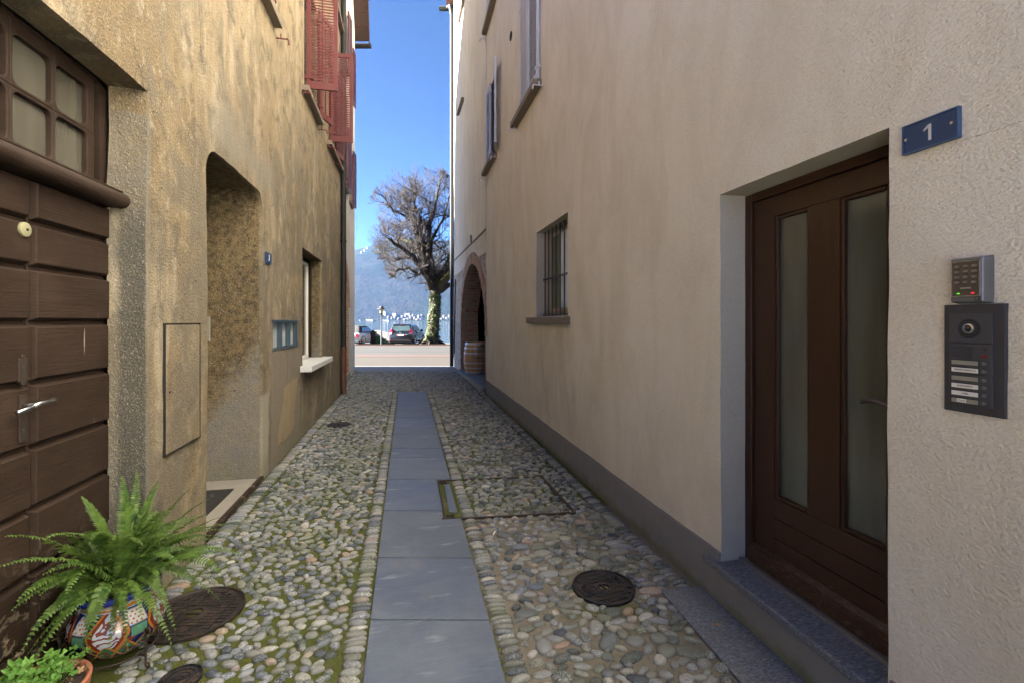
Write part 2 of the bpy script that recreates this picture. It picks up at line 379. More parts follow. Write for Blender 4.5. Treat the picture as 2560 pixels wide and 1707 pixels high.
def paint(name, a, rough=.45, var=.12):
    k = NM(name, rough, spec=.4); gr = k.noise(18, (1,1,.4), 5)
    c = k.mix(gr, tuple(x*(1-var) for x in a), tuple(x*(1+var) for x in a))
    c = k.mix(k.ramp(k.noise(5, det=5), [(.5,0),(.8,.25)]), c, tuple(x*.6+.12 for x in a))
    k.col(c); k.bump(k.noise(120, (1,1,.3)), .0006, .5); return k.done()
M['red'] = paint('red_shutter_paint', (.105,.024,.025)); M['pink'] = paint('sunlit_red_paint', (.215,.042,.045))
M['greyshut'] = paint('grey_lavender_shutter_paint', (.42,.43,.50)); M['whitep'] = paint('white_window_paint', (.62,.62,.60), .4)
M['tan'] = paint('beige_window_paint', (.36,.29,.215), .5)
M['sillstone'] = simple('brown_sill_stone', (.16,.13,.10), .9, var=.3, sc=12, bump=.006)
M['whitesill'] = simple('white_painted_sill', (.56,.57,.58), .7, var=.14, sc=14, bump=.004)
M['iron'] = simple('dark_iron', (.035,.032,.032), .5, .6, .3, 30, .001)
M['rustiron'] = simple('rusty_iron', (.034,.024,.019), .7, .4, .4, 30, .001)
M['pipe'] = simple('dark_drainpipe_metal', (.006,.007,.008), .7, 0, .2, 10)
M['pipecu'] = simple('brown_drainpipe_metal', (.12,.06,.04), .55, .4, .3, 10)
M['silver'] = simple('brushed_metal', (.55,.55,.57), .28, 1, .08, 30)
M['anth'] = simple('anthracite_plastic', (.042,.040,.046), .48, .2, .12, 40, .0004, 200)
M['anth2'] = simple('anthracite_module', (.052,.053,.062), .45, .2, .12, 40, .0004, 200)
M['keyb'] = simple('bronze_keypad_face', (.10,.08,.065), .4, .4, .1, 40)
M['keyc'] = simple('grey_keypad_case', (.16,.165,.175), .42, .6, .1, 40)
M['black'] = simple('black_rubber', (.012,.012,.013), .7, 0, .2, 30)
M['label'] = simple('paper_label', (.62,.60,.55), .8, 0, .08, 60)
M['labeldim'] = simple('dull_label_window', (.22,.21,.17), .35, 0, .15, 60)
M['ink'] = simple('black_ink', (.02,.02,.02), .8)
M['blueplate'] = simple('blue_enamel', (.004,.030,.095), .45, 0, .3, 12)
M['cream2'] = simple('number_cream', (.50,.47,.44), .5)
M['terra'] = simple('terracotta', (.30,.105,.06), .85, 0, .25, 14, .002)
M['soil'] = simple('potting_soil', (.028,.020,.015), .95, 0, .5, 60, .012, 60)
M['brass'] = simple('old_brass', (.36,.35,.22), .45, .5, .1, 30)
M['copper'] = simple('copper_brown_soffit', (.06,.033,.022), .8, 0, .35, 9, .002)
M['rooft'] = simple('clay_roof', (.22,.11,.075), .9, 0, .3, 5, .02, 20)
M['concrete'] = simple('cast_concrete', (.22,.205,.18), .92, 0, .18, 6, .006, 50)
M['mailgrey'] = simple('blue_grey_mail_metal', (.035,.062,.085), .4, .3, .1, 20)
M['mailface'] = simple('light_mail_face', (.42,.46,.50), .3, .2, .1, 20)
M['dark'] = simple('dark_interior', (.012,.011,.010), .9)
def glassy(name, c, rough=.08, ior=1.5):
    k = NM(name, rough, spec=.6); n = k.noise(2.2, (1,2.5,.35), 4, .5)
    k.col(k.mix(k.ramp(n, [(.35,0),(.65,1)]), tuple(x*.55 for x in c), c)); k.b.inputs['Coat Weight'].default_value = .5; k.b.inputs['Coat Roughness'].default_value = .03
    return k.done()
M['dglass'] = glassy('frosted_door_glass', (.072,.078,.064), .16)
M['tglass'] = glassy('dusty_transom_glass', (.075,.072,.058), .25)
M['wglass'] = glassy('window_glass', (.05,.055,.055), .04)
M['curt'] = simple('green_grey_curtain', (.13,.14,.10), .9, 0, .3, 20)
def castiron(name, c):
    k = NM(name, .5, .5); n = k.noise(25, det=5)
    k.col(k.mix(k.ramp(n, [(.45,0),(.7,1)]), c, (.06,.042,.034))); k.rough(k.ramp(n, [(.3,.35),(.7,.75)])); k.bump(n, .001, .6); return k.done()
M['cast'] = castiron('cast_iron_cover', (.018,.020,.027)); M['castb'] = castiron('brown_cast_iron_cover', (.026,.023,.023))
def leafmat(name, a, b, sub=.25):
    k = NM(name, .5, spec=.35); r = k.n('ShaderNodeNewGeometry').outputs['Random Per Island']
    c = k.mix(r, a, b); c = k.mix(k.ramp(k.noise(7, det=3), [(.4,0),(.7,.6)]), c, b); k.col(c)
    tr = k.n('ShaderNodeBsdfTranslucent'); k.lk(k.mix(.5, c, (.30,.38,.05)), tr.inputs[0])
    mx = k.n('ShaderNodeMixShader'); mx.inputs[0].default_value = sub; out = k.t.nodes['Material Output']
    k.t.links.new(k.b.outputs[0], mx.inputs[1]); k.t.links.new(tr.outputs[0], mx.inputs[2]); k.t.links.new(mx.outputs[0], out.inputs[0]); return k.done()
M['fern'] = leafmat('fern_leaf', (.014,.05,.010), (.095,.16,.032)); M['gera'] = leafmat('geranium_leaf', (.05,.14,.022), (.11,.24,.04))
M['succ'] = leafmat('grey_green_succulent', (.13,.16,.13), (.22,.25,.20), .1); M['ivy'] = leafmat('ivy_leaf', (.015,.035,.008), (.085,.11,.035), .1)
M['dryleaf'] = leafmat('dry_leaf', (.20,.13,.07), (.32,.22,.13), .1); M['palm'] = leafmat('palm_leaf', (.03,.08,.02), (.09,.16,.04))
def bark():
    k = NM('mossy_bark', .95, spec=.15); n = k.noise(3, (1,1,.5), 6, .65)
    c = k.mix(n, (.022,.017,.014), (.06,.048,.038)); k.col(k.mix(k.ramp(k.noise(.9, det=5), [(.5,0),(.65,.75)]), c, (.06,.062,.014)))
    k.bump(k.noise(12, (1,1,.3), 5), .04, .9); return k.done()
M['bark'] = bark(); M['twig'] = simple('twig_bark', (.030,.022,.020), .9, 0, .25, 3)
def asphalt(name, a, sc=70):
    k = NM(name, .92, spec=.2); n = k.noise(sc, det=4, rough=.7); b = k.noise(.5, det=6)
    c = k.mix(n, tuple(x*.75 for x in a), tuple(x*1.25 for x in a)); k.col(k.mix(k.ramp(b, [(.4,0),(.7,.35)]), c, tuple(x*.8 for x in a)))
    k.bump(n, .004, .5); return k.done()
M['road'] = asphalt('asphalt_road', (.030,.0285,.027)); M['pave'] = asphalt('old_asphalt_pavement', (.17,.175,.185)); M['tanpave'] = asphalt('sandy_asphalt', (.034,.028,.023))  # pavement has two tones, one for its shaded and one for its sunlit part
M['pavepale'] = asphalt('pale_stone_paving', (.55,.52,.47)); M['gravel'] = asphalt('gravel_ground', (.04,.036,.03)); M['redline'] = asphalt('red_paver_line', (.085,.035,.03)); M['whiteline'] = asphalt('worn_white_line', (.085,.083,.08))  # the pale paving tone serves the added sunlight bounce
M['porphyry'] = asphalt('porphyry_kerb', (.06,.042,.034), 9)
def water():
    k = NM('lake_water', .06, spec=.5); k.col((.02,.045,.065)); k.b.inputs['IOR'].default_value = 1.33
    k.bump(k.m('ADD', k.noise(.55, (1,1,1), 5, .6), k.noise(.06, det=3)), .22, .5); return k.done()
M['water'] = water()
def forest():
    k = NM('wooded_hillside', 1, spec=.05); n = k.noise(.012, det=9, rough=.72); m2 = k.noise(.0032, det=5)
    c = k.ramp(n, [(.34,(.006,.007,.007)),(.5,(.013,.012,.011)),(.64,(.026,.021,.018))])
    c = k.mix(k.ramp(m2, [(.42,0),(.62,.7)]), c, (.010,.014,.008)); k.col(c)
    k.bump(k.noise(.03, det=7, rough=.7), 22, 1); return k.done()
M['forest'] = forest()
# ---------------------------------------------------------------- ground, roads, water, hills
def sheet(name, pts, z, mat, kind='structure', parent=None):
    mb = MB(); mb.add([(x, y, z) for x, y in pts], [tuple(range(len(pts)))]); o = mb.build(name, mat, parent)
    if kind: o['kind'] = kind
    return o
def frpoly(x0, x1, d0, d1): return [FR(x0,d0)[:2], FR(x1,d0)[:2], FR(x1,d1)[:2], FR(x0,d1)[:2]]
sheet('ground', frpoly(-150, 150, -40, 37.0), -.20, M['gravel'])
sheet('pavement', frpoly(-80, 80, 14.6, 16.78), -.004, M['pave'])  # shaded part of the pavement, skylight put in as a lighter bluish colour
sheet('pavement', frpoly(-80, 80, 16.78, 21.7), -.002, M['tanpave'])  # sunlit part of the same pavement, darker colour from the shadow edge on
sheet('road', frpoly(-80, 80, 21.6, 31.0), -.012, M['road'])
mb = MB(); mb.M = Matrix.Rotation(-PSI, 4, 'Z')
mb.box((-80,20.9,-.1), (80,21.15,.012)); mb.box((-80,30.95,-.3), (80,31.15,.045)); kb = mb.build('kerb', M['porphyry'], bevel=.01); kb['kind'] = 'structure'
mb = MB(); mb.M = Matrix.Rotation(-PSI, 4, 'Z')
for d0, d1, mi in ((21.9,22.25,0), (21.35,21.5,1), (30.5,30.9,0)): mb.quad((-80,d0,-.006), (80,d0,-.006), (80,d1,-.006), (-80,d1,-.006), mi)
for x in (-1.9,): mb.add([(x+1.1+ .75*cos(a*pi/12), 25.2+.35*sin(a*pi/12), -.005) for a in range(24)]+[(x+1.1+ .66*cos(a*pi/12), 25.2+.27*sin(a*pi/12), -.005) for a in range(24)],
     [(i,(i+1)%24,24+(i+1)%24,24+i) for i in range(24)], 2)
mb.box((-80,24.6,-.0118), (80,24.64,-.008), 2)
o = mb.build('road_markings', [M['redline'], M['whiteline'], M['iron']]); o['kind'] = 'structure'
sheet('parking_ground', frpoly(-80, 80, 31.1, 36.9), -.12, M['gravel'])
mb = MB(); mb.M = Matrix.Rotation(-PSI, 4, 'Z'); mb.box((-150,36.8,-3), (150,37.1,-.125)); o = mb.build('quay', M['concrete']); o['kind'] = 'structure'
sheet('lake_water', frpoly(-6000, 6000, 37, 9000), -1.9, M['water'])
# far shore: one terrain sheet that rises from the waterline
def hill_h(x, d):
    t = max(0, (d-2450)/1000)
    ridge = 520 + 60*sin(x/900+.6) + 45*noise.noise(Vector((x/600, 2.3, 0)))*1.5 + 22*noise.noise(Vector((x/170, 9.3, 0)))
    b = 1-math.exp(-t*1.0) if t > 0 else 0
    h = ridge*1.64*b*(1-.25*max(0, t-2)) + 45*noise.fractal(Vector((x/420, d/420, 0)), 1, 2.2, 5)*min(1, t*2.5) + 22*noise.noise(Vector((x/130+d/260, d/500, 3)))*min(1, t*3)
    return -2.2 + max(0, h) + 8*min(1, max(0, (d-2400)/40))
mb = MB(); nx, nd = 170, 90; vs = []
for j in range(nd+1):
    d = 2380 + 3200*(j/nd)**1.5
    for i in range(nx+1):
        x = -3600+7200*i/nx; vs.append(FR(x, d, hill_h(x, d)))
mb.add(vs, [(j*(nx+1)+i, j*(nx+1)+i+1, (j+1)*(nx+1)+i+1, (j+1)*(nx+1)+i) for j in range(nd) for i in range(nx)])
o = mb.build('hills', M['forest'], smooth=True); o['kind'] = 'structure'
def px(u, d): return (u-1176)/1078*d          # lateral offset of a photo column at distance d
def pz(v, d): return H+(737-v)/1078*d
# ---------------------------------------------------------------- walls with openings
def wall(name, mat, A, B, z0, z1, ops=(), parent=None, step=.09, amp=.004, inward=1, topf=None, wavy=.0):
    "vertical wall from A to B; ops = dicts(s0,s1,zb,top(s),depth,floor,splay); inward = side of the reveals"
    A = Vector(A); B = Vector(B); L = (B-A).length; u = (B-A)/L; n = Vector((-u.y, u.x))*inward
    mb = MB(); idx = {}
    def P(s, z, d=0):
        p = Vector((A.x+u.x*s+n.x*d, A.y+u.y*s+n.y*d, z)); q = p*1.3
        w = noise.noise(q)*amp*2.2 + noise.noise(p*7)*amp
        key = (round(s,4), round(z,4), round(d,4))
        if key not in idx:
            idx[key] = len(mb.v); e = noise.noise_vector(p*5)*wavy
            mb.v.append((p.x+n.x*w+u.x*e.x, p.y+n.y*w+u.y*e.x, z+(e.z if z > z0+.01 else 0)))
        return idx[key]
    cuts = {0, L}
    for o in ops:
        cuts |= {o['s0'], o['s1']}
        if o.get('arc'): cuts |= {o['s0']+(o['s1']-o['s0'])*(1-cos(pi*i/20))/2 for i in range(21)}
    cs = sorted(round(c,5) for c in cuts); ss = [cs[0]]
    for a, b in zip(cs, cs[1:]):
        if b-a < 1e-4: continue
        k = max(1, math.ceil((b-a)/step)); ss += [a+(b-a)*i/k for i in range(1, k+1)]
    def strip(a, b, la, ha, lb, hb, da=0, db=0):
        k = max(1, math.ceil((max(ha-la, hb-lb))/step))
        for i in range(k):
            f, g = i/k, (i+1)/k
            mb.f.append((P(a, la+(ha-la)*f, da), P(b, lb+(hb-lb)*f, db), P(b, lb+(hb-lb)*g, db), P(a, la+(ha-la)*g, da))); mb.m.append(0)
    for a, b in zip(ss, ss[1:]):
        mid = (a+b)/2; oo = sorted([o for o in ops if o['s0'] < mid < o['s1']], key=lambda o: o['zb'])
        za = zb = z0
        for o in oo:
            if o['zb'] > za+1e-4: strip(a, b, za, o['zb'], zb, o['zb'])
            za, zb = o['top'](a), o['top'](b)
        strip(a, b, za, topf(a) if topf else z1, zb, topf(b) if topf else z1)
    for o in ops:
        D = o.get('depth', .2); sp = o.get('splay', 0); kd = max(1, math.ceil(D/.12)); m0 = o.get('mi', 1)
        for side, s in ((1, o['s0']), (-1, o['s1'])):
            for i in range(kd):
                d0, d1 = D*i/kd, D*(i+1)/kd; t = o['top'](s); k = max(1, math.ceil((t-o['zb'])/step))
                for j in range(k):
                    f, g = o['zb']+(t-o['zb'])*j/k, o['zb']+(t-o['zb'])*(j+1)/k; c0, c1 = side*sp*i/kd, side*sp*(i+1)/kd
                    mb.f.append((P(s+c0,f,d0), P(s+c1,f,d1), P(s+c1,g,d1), P(s+c0,g,d0))); mb.m.append(m0)
        seg = [s for s in ss if o['s0']-1e-6 <= s <= o['s1']+1e-6]; md = (o['s0']+o['s1'])/2; hw = (o['s1']-o['s0'])/2
        def sh(s, i): return s - sp*(s-md)/hw*i/kd
        for a, b in zip(seg, seg[1:]):
            for i in range(kd):
                d0, d1 = D*i/kd, D*(i+1)/kd
                for fn, on in ((o['top'], True), (lambda s: o['zb'], o.get('floor', False))):
                    if on: mb.f.append((P(sh(a,i),fn(a),d0), P(sh(b,i),fn(b),d0), P(sh(b,i+1),fn(b),d1), P(sh(a,i+1),fn(a),d1))); mb.m.append(m0)
    mats = mat if isinstance(mat, list) else [mat, mat]
    return mb.build(name, mats, parent, smooth='a', angle=32)
def flat(h): return lambda s: h
def rnd_top(s0, s1, zt, r):
    def f(s):
        e = min(s-s0, s1-s)
        return zt if e >= r else zt-r+sqrt(max(0, r*r-(r-max(0,e))**2))
    return f
def arch_top(c, hw, spring, rise): return lambda s: spring+rise*sqrt(max(0, 1-((s-c)/hw)**2))
XL, XR = -1.42, 1.73
def shutter(parent, hx, hy, ang, w, z0, z1, mat, th=.035, arm=True, tilt=1, open_=.42, name='shutter'):
    "leaf hinged at (hx,hy), lying along direction ang (radians from +X towards +Y)"
    mb = MB(); fr = .055
    mb.box((0,-th/2,z0), (fr,th/2,z1)); mb.box((w-fr,-th/2,z0), (w,th/2,z1))
    mb.box((fr,-th/2,z0), (w-fr,th/2,z0+.09)); mb.box((fr,-th/2,z1-.07), (w-fr,th/2,z1)); zz = z0+.105; nsl = 0
    while zz < z1-.085:
        a = .016; mb.add([(fr-.002,-a*1.0,zz-.016*tilt),(w-fr+.002,-a,zz-.016*tilt),(w-fr+.002,a,zz+.012*tilt),(fr-.002,a,zz+.012*tilt)]+
            [(fr-.002,-a*1.0,zz-.016*tilt+.017),(w-fr+.002,-a,zz-.016*tilt+.017),(w-fr+.002,a,zz+.012*tilt+.015),(fr-.002,a,zz+.012*tilt+.015)],
            [(0,3,2,1),(4,5,6,7),(0,1,5,4),(1,2,6,5),(2,3,7,6),(3,0,4,7)]); zz += open_*.1
    mb.box((w/2-.008,-.006,z0+.09), (w/2+.008,.006,z1-.07))
    Mx = Matrix.Translation((hx, hy, 0)) @ Matrix.Rotation(ang, 4, 'Z')
    mb.v = [tuple(Mx @ Vector(v)) for v in mb.v]
    o = mb.build(name, mat, parent)
    for z in (z0+.16, z1-.16):
        hb = MB(); hb.M = Mx; hb.box((-.03,-th/2-.008,z-.025), (.09,th/2+.008,z+.02)); hb.build('hinge', mat, o)
    return o
def hook(parent, x, y, z, s, mat):
    mb = MB(); mb.tube([(x,y,z),(x+s*.12,y,z)], .008, 6); mb.tube([(x+s*.05,y,z-.005),(x+s*.05,y,z+.05)], .009, 6); mb.tube([(x+s*.11,y,z+.005),(x+s*.13,y,z-.01),(x+s*.135,y,z-.06)], .011, 6)
    return mb.build('shutter_hook', mat, parent, smooth='a')
# ================================================================ left near house
LH = empty('ochre_house', (0,0,0), label='stained ochre plaster house with big brown door and red shutters, left of the alley', cat='house')
W1 = [(4.55,5.5),(7.08,8.10),(9.14,9.92),(10.08,10.80)]
ops = [dict(s0=1.6+6, s1=3.0+6, zb=0, top=flat(2.88), depth=.17, splay=.03),
       dict(s0=3.812+6, s1=5.16+6, zb=0, top=rnd_top(9.812,11.16,2.88,.16), depth=1.3, arc=True),
       dict(s0=7.0+6, s1=8.52+6, zb=.98, top=flat(2.62), depth=.30),
       dict(s0=5.51+6, s1=6.70+6, zb=1.285, top=flat(1.60), depth=.16, floor=True)]
for a, b in W1: ops.append(dict(s0=a+6, s1=b+6, zb=4.88, top=flat(6.6), depth=.16))
for a, b in W1[2:]: ops.append(dict(s0=a+6, s1=b+6, zb=7.92, top=flat(9.6), depth=.16))
LTOP = lambda y: 3.78+.68*y  # unseen roofline, made to slope down so sunlight bounces into the alley
for o in ops: o['s0'] -= 4.8; o['s1'] -= 4.8
ops[1]['top'] = rnd_top(ops[1]['s0'], ops[1]['s1'], 2.88, .16)
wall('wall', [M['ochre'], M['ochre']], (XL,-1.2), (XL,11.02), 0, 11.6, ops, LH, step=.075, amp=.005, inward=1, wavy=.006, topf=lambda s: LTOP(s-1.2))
mb = MB(); mb.add([(XL-.25,-1.2,0),(-9,-1.2,0),(-9,-1.2,LTOP(-1.2)),(XL-.25,-1.2,LTOP(-1.2))],[(0,1,2,3)]); mb.add([(-9,-1.2,0),(-9,11,0),(-9,11,LTOP(11)),(-9,-1.2,LTOP(-1.2))],[(0,1,2,3)])
mb.add([(XL-.35,-1.2,0),(XL-.35,3.6,0),(XL-.35,3.6,LTOP(3.6)),(XL-.35,-1.2,LTOP(-1.2))],[(0,1,2,3)])
mb.add([(XL-1.4,3.7,0),(XL-1.4,5.3,0),(XL-1.4,5.3,3.1),(XL-1.4,3.7,3.1)],[(0,1,2,3)]); mb.add([(XL-.35,5.4,0),(XL-.35,11,0),(XL-.35,11,LTOP(11)),(XL-.35,5.4,LTOP(5.4))],[(0,1,2,3)])
mb.build('inner_wall', M['concrete'], LH)
mb = MB(); mb.add([(XL+.03,-1.5,LTOP(-1.5)+.02),(XL+.03,11.2,LTOP(11.2)+.02),(-9.2,11.2,LTOP(11.2)+.02),(-9.2,-1.5,LTOP(-1.5)+.02)],[(0,1,2,3)]); mb.build('roof', M['rooft'], LH, solid=.12)  # out-of-view slope shaped to let sun onto the upper right wall
def sill(parent, x0, x1, y0, y1, z0, z1, mat, name='window_sill'):
    mb = MB(); n = max(2, int((y1-y0)/.12)); mb.box((min(x0,x1), y0, z0), (max(x0,x1), y1, z1)); return mb.build(name, mat, parent, bevel=.008)
for a, b in W1: sill(LH, XL-.16, XL+.09, a-.1, b+.08, 4.80, 4.878, M['sillstone'])
for a, b in W1[2:]: sill(LH, XL-.16, XL+.09, a-.08, b+.06, 7.84, 7.918, M['sillstone'])
def casement(parent, x, y0, y1, z0, z1, mat, s, glass='wglass', w=.055):
    mb = MB(); t = .03; mb.box((x-t,y0,z0),(x+t,y0+w,z1)); mb.box((x-t,y1-w,z0),(x+t,y1,z1)); mb.box((x-t,y0+w,z0),(x+t,y1-w,z0+w)); mb.box((x-t,y0+w,z1-w),(x+t,y1-w,z1))
    mb.box((x-t,(y0+y1)/2-.03,z0+w),(x+t,(y0+y1)/2+.03,z1-w)); f = mb.build('window', mat, parent, bevel=.004)
    g = MB(); g.box((x-.006,y0+w,z0+w),(x+.006,y1-w,z1-w)); g.build('pane', M[glass], f); return f
for a, b in W1: casement(LH, XL-.13, a, b, 4.88, 6.6, M['tan'], 1)
for a, b in W1[2:]: casement(LH, XL-.13, a, b, 7.92, 9.6, M['tan'], 1)
shutter(LH, XL+.02, 7.19, radians(0), .42, 4.92, 6.62, M['red'])
shutter(LH, XL+.03, 8.09, radians(71), .42, 4.92, 6.62, M['red'])
shutter(LH, XL+.02, 9.32, radians(0), .40, 4.96, 6.62, M['red'])
shutter(LH, XL+.03, 9.96, radians(75), .38, 4.92, 6.62, M['red'])
shutter(LH, XL+.01, 10.05, radians(88), .36, 4.92, 6.62, M['red'])
shutter(LH, XL+.02, 10.74, radians(80), .40, 4.92, 6.62, M['red'])
shutter(LH, XL+.01, 4.58, radians(84), .44, 4.92, 6.62, M['red'])
shutter(LH, XL+.01, 5.52, radians(93+180), .44, 4.92, 6.62, M['red'])
shutter(LH, XL+.02, 9.16, radians(-92), .38, 8.0, 9.62, M['red'])
for y in (5.66, 6.94, 8.22, 9.0, 9.98, 10.9): hook(LH, XL, y, 4.74, 1, M['red'])
hook(LH, XL, 10.3, 7.8, 1, M['red'])
# big door: two leaves of thick horizontal boards under a round rail, glazed transom above
dx = XL-.165
zs = [0.02,.22,.50,.78,1.05,1.33,1.59,1.83,2.03,2.22]
for i, (y0, y1) in enumerate(((1.66,2.435),(2.452,2.985))):
    mb = MB(); mb.box((dx-.06,y0,0.02),(dx-.028,y1,2.22))
    for j, (a, b) in enumerate(zip(zs, zs[1:])):
        o = .004 if (i+j) % 2 else 0
        g = .006; c = .022
        mb.add([(dx-.03,y0+.002,a+g),(dx-.03,y1-.002,a+g),(dx-.03,y1-.002,b-g),(dx-.03,y0+.002,b-g),(dx+o,y0+.012,a+c),(dx+o,y1-.012,a+c),(dx+o,y1-.012,b-c*.8),(dx+o,y0+.012,b-c*.8)],
               [(4,5,6,7),(0,1,5,4),(1,2,6,5),(2,3,7,6),(3,0,4,7)])
    leaf = mb.build('door_leaf', M['olddoor'], LH, bevel=.004)
    if i == 0:
        mb = MB(); mb.lathe([(.030,0),(.032,.004),(.030,.013),(.022,.016),(.0,.016)], (dx,2.385,1.985), 20, axis='x'); mb.build('lock', M['brass'], leaf, smooth='a')
        mb = MB(); mb.lathe([(.006,0),(.006,.003),(.0,.003)], (dx+.016,2.387,1.985), 10, axis='x'); mb.build('keyhole', M['ink'], leaf)
        mb = MB(); mb.box((dx,2.355,1.345),(dx+.009,2.40,1.445)); mb.lathe([(.012,0),(.012,.005),(0,.005)],(dx+.005,2.378,1.45),10,axis='x'); mb.lathe([(.012,0),(.012,.005),(0,.005)],(dx+.005,2.378,1.34),10,axis='x'); mb.build('escutcheon', M['rustiron'], leaf, bevel=.003)
        mb = MB(); mb.box((dx,2.36,1.09),(dx+.008,2.40,1.29)); mb.build('handle_plate', M['rustiron'], leaf, bevel=.002)
        for zc in (1.405, 1.14): mb = MB(); mb.lathe([(.008,0),(.008,.003),(0,.003)],(dx+.008,2.378,zc),10,axis='x'); mb.box((dx+.008,2.3745,zc-.022),(dx+.0105,2.3815,zc)); mb.build('keyhole', M['ink'], leaf)
        mb = MB(); mb.tube([(dx,2.38,1.245),(dx+.05,2.38,1.245)], .009, 10); mb.tube([(dx+.05,2.365,1.243),(dx+.055,2.40,1.249),(dx+.055,2.48,1.252)], [.011,.009,.009], 10)
        mb.tube([(dx+.05,2.38,1.245),(dx+.052,2.33,1.236),(dx+.052,2.28,1.232)], [.009,.01,.009], 10); mb.build('handle', M['silver'], leaf, smooth=True)
        mb = MB(); mb.lathe([(.03,0),(.031,.006),(.02,.012),(0,.013)], (dx,2.25,.28), 18, axis='x'); mb.build('door_stud', M['iron'], leaf, smooth=True)
mb = MB(); mb.tube([(dx+.055,1.62,2.255),(dx+.055,2.985,2.255)], .042, 14); mb.box((dx-.06,1.62,2.215),(dx+.04,2.97,2.30)); mb.box((dx-.04,1.62,2.295),(dx+.075,2.96,2.303))
mb.build('transom_rail', M['olddoor'], LH, smooth='a')
def sash(name, parent, x, ys, zs_, mat, glass, r=.035, th=.035):
    "glazed sash with round-cornered lights"
    mb = MB(); K = 6
    def ring(a, b, c, d, A, B, Cc, D):
        pts = []; out = []
        for (cx, cz, q) in ((b-r,d-r,0),(a+r,d-r,1),(a+r,c+r,2),(b-r,c+r,3)):
            for i in range(K+1):
                t = (q+i/K)*pi/2; pts.append((x, cx+r*cos(t), cz+r*sin(t)))
                # project to outer rectangle
                tx, tz = cos(t), sin(t); ox = (B if q in (0,3) else A); oz = (D if q in (0,1) else Cc)
                out.append((x, ox if (i/K <= .5) == (q in (0,2)) or abs(i/K-.5) < .01 else cx+r*tx, oz if (i/K >= .5) == (q in (0,2)) or abs(i/K-.5) < .01 else cz+r*tz))
        n = len(pts); mb.add(pts+out, [(i,(i+1)%n,n+(i+1)%n,n+i) for i in range(n)])
    g = MB()
    for i, (a, b) in enumerate(ys):
        A = ys[i-1][1]/2+a/2 if i else a-.05; B = b/2+ys[i+1][0]/2 if i < len(ys)-1 else b+.055
        for j, (c, d) in enumerate(zs_):
            Cc = zs_[j-1][1]/2+c/2 if j else c-.04; D = d/2+zs_[j+1][0]/2 if j < len(zs_)-1 else d+.06
            ring(a, b, c, d, A, B, Cc, D); g.box((x-.012,a-.004,c-.004),(x-.008,b+.004,d+.004))
    f = mb.build(name, mat, parent, solid=th, bevel=.005); g.build('pane', M[glass], f); return f
sash('transom_window', LH, dx-.03, [(1.62,1.83),(1.86,2.07),(2.10,2.325),(2.355,2.575),(2.60,2.82)], [(2.335,2.56),(2.59,2.80)], M['olddoor'], 'tglass')
mb = MB(); mb.box((dx-.07,2.93,2.30),(dx-.02,2.985,2.88)); mb.box((dx-.07,1.62,2.865),(dx-.02,2.985,2.88)); mb.box((dx-.12,1.6,2.25),(dx-.10,2.99,2.9)); mb.build('transom_frame', M['olddoor'], LH)
# doorway: floor, iron edge, inner door
mb = MB(); mb.box((XL-1.3,3.815,-.02),(XL-.03,5.155,.026)); mb.build('doorway_floor', M['concrete'], LH, bevel=.004)
mb = MB(); mb.box((XL-.028,3.80,-.02),(XL+.012,5.17,.045)); mb.build('threshold_beam', M['olddoor'], LH, bevel=.006)
mb = MB(); mb.box((XL-1.34,3.81,0),(XL-1.27,5.16,2.9)); mb.box((XL-1.27,3.95,.05),(XL-1.245,4.45,2.2)); mb.box((XL-1.27,4.52,.05),(XL-1.245,5.02,2.2)); mb.build('inner_door', M['olddoor'], LH, bevel=.01)
mb = MB(); mb.box((XL-.54,5.135,1.40),(XL-.47,5.162,1.64)); mb.build('switch_box', M['concrete'], LH, bevel=.004)
# hatch in the wall
mb = MB(); mb.box((XL-.03,3.185,.80),(XL+.0135,3.66,1.575)); hp = mb.build('meter_hatch', M['ochre'], LH, bevel=.003)
mb = MB()
for a, b in (((XL-.02,3.180,.79),(XL+.0155,3.185,1.585)),((XL-.02,3.661,.79),(XL+.0155,3.666,1.585)),((XL-.02,3.185,1.580),(XL+.0155,3.661,1.585)),((XL-.02,3.185,.793),(XL+.0155,3.661,.798))): mb.box(a, b)
mb.build('hatch_frame', M['iron'], hp)
mb = MB(); mb.lathe([(.008,0),(.008,.004),(0,.004)], (XL+.0135,3.235,1.17), 10, axis='x'); mb.build('keyhole', M['ink'], hp)
# mail boxes in their recess
for i in range(3):
    y0 = 5.53+i*.39; y1 = y0+.36
    mb = MB(); mb.box((XL-.15,y0,1.295),(XL-.05,y1,1.59)); bx = mb.build('mail_box', M['mailface'], LH, bevel=.003)
    mb = MB(); mb.box((XL-.15,y1,1.288),(XL+.004,y1+.03,1.595)); mb.box((XL-.05,y0,1.57),(XL+.004,y1,1.592)); mb.build('mail_box_frame', M['mailgrey'], bx, bevel=.003)
    mb = MB(); mb.box((XL-.05,y0+.12,1.50),(XL-.047,y0+.22,1.53)); mb.build('name_tag', M['brass'], bx)
    if i: mb = MB(); mb.box((XL-.05,y0+.08,1.40),(XL-.046,y0+.28,1.445)); mb.build('sticker', M['label'], bx)
mb = MB(); mb.box((XL-.02,5.49,1.59),(XL+.008,6.73,1.61)); mb.box((XL-.02,5.49,1.275),(XL+.008,6.73,1.29)); mb.build('mail_box_rail', M['mailgrey'], LH)
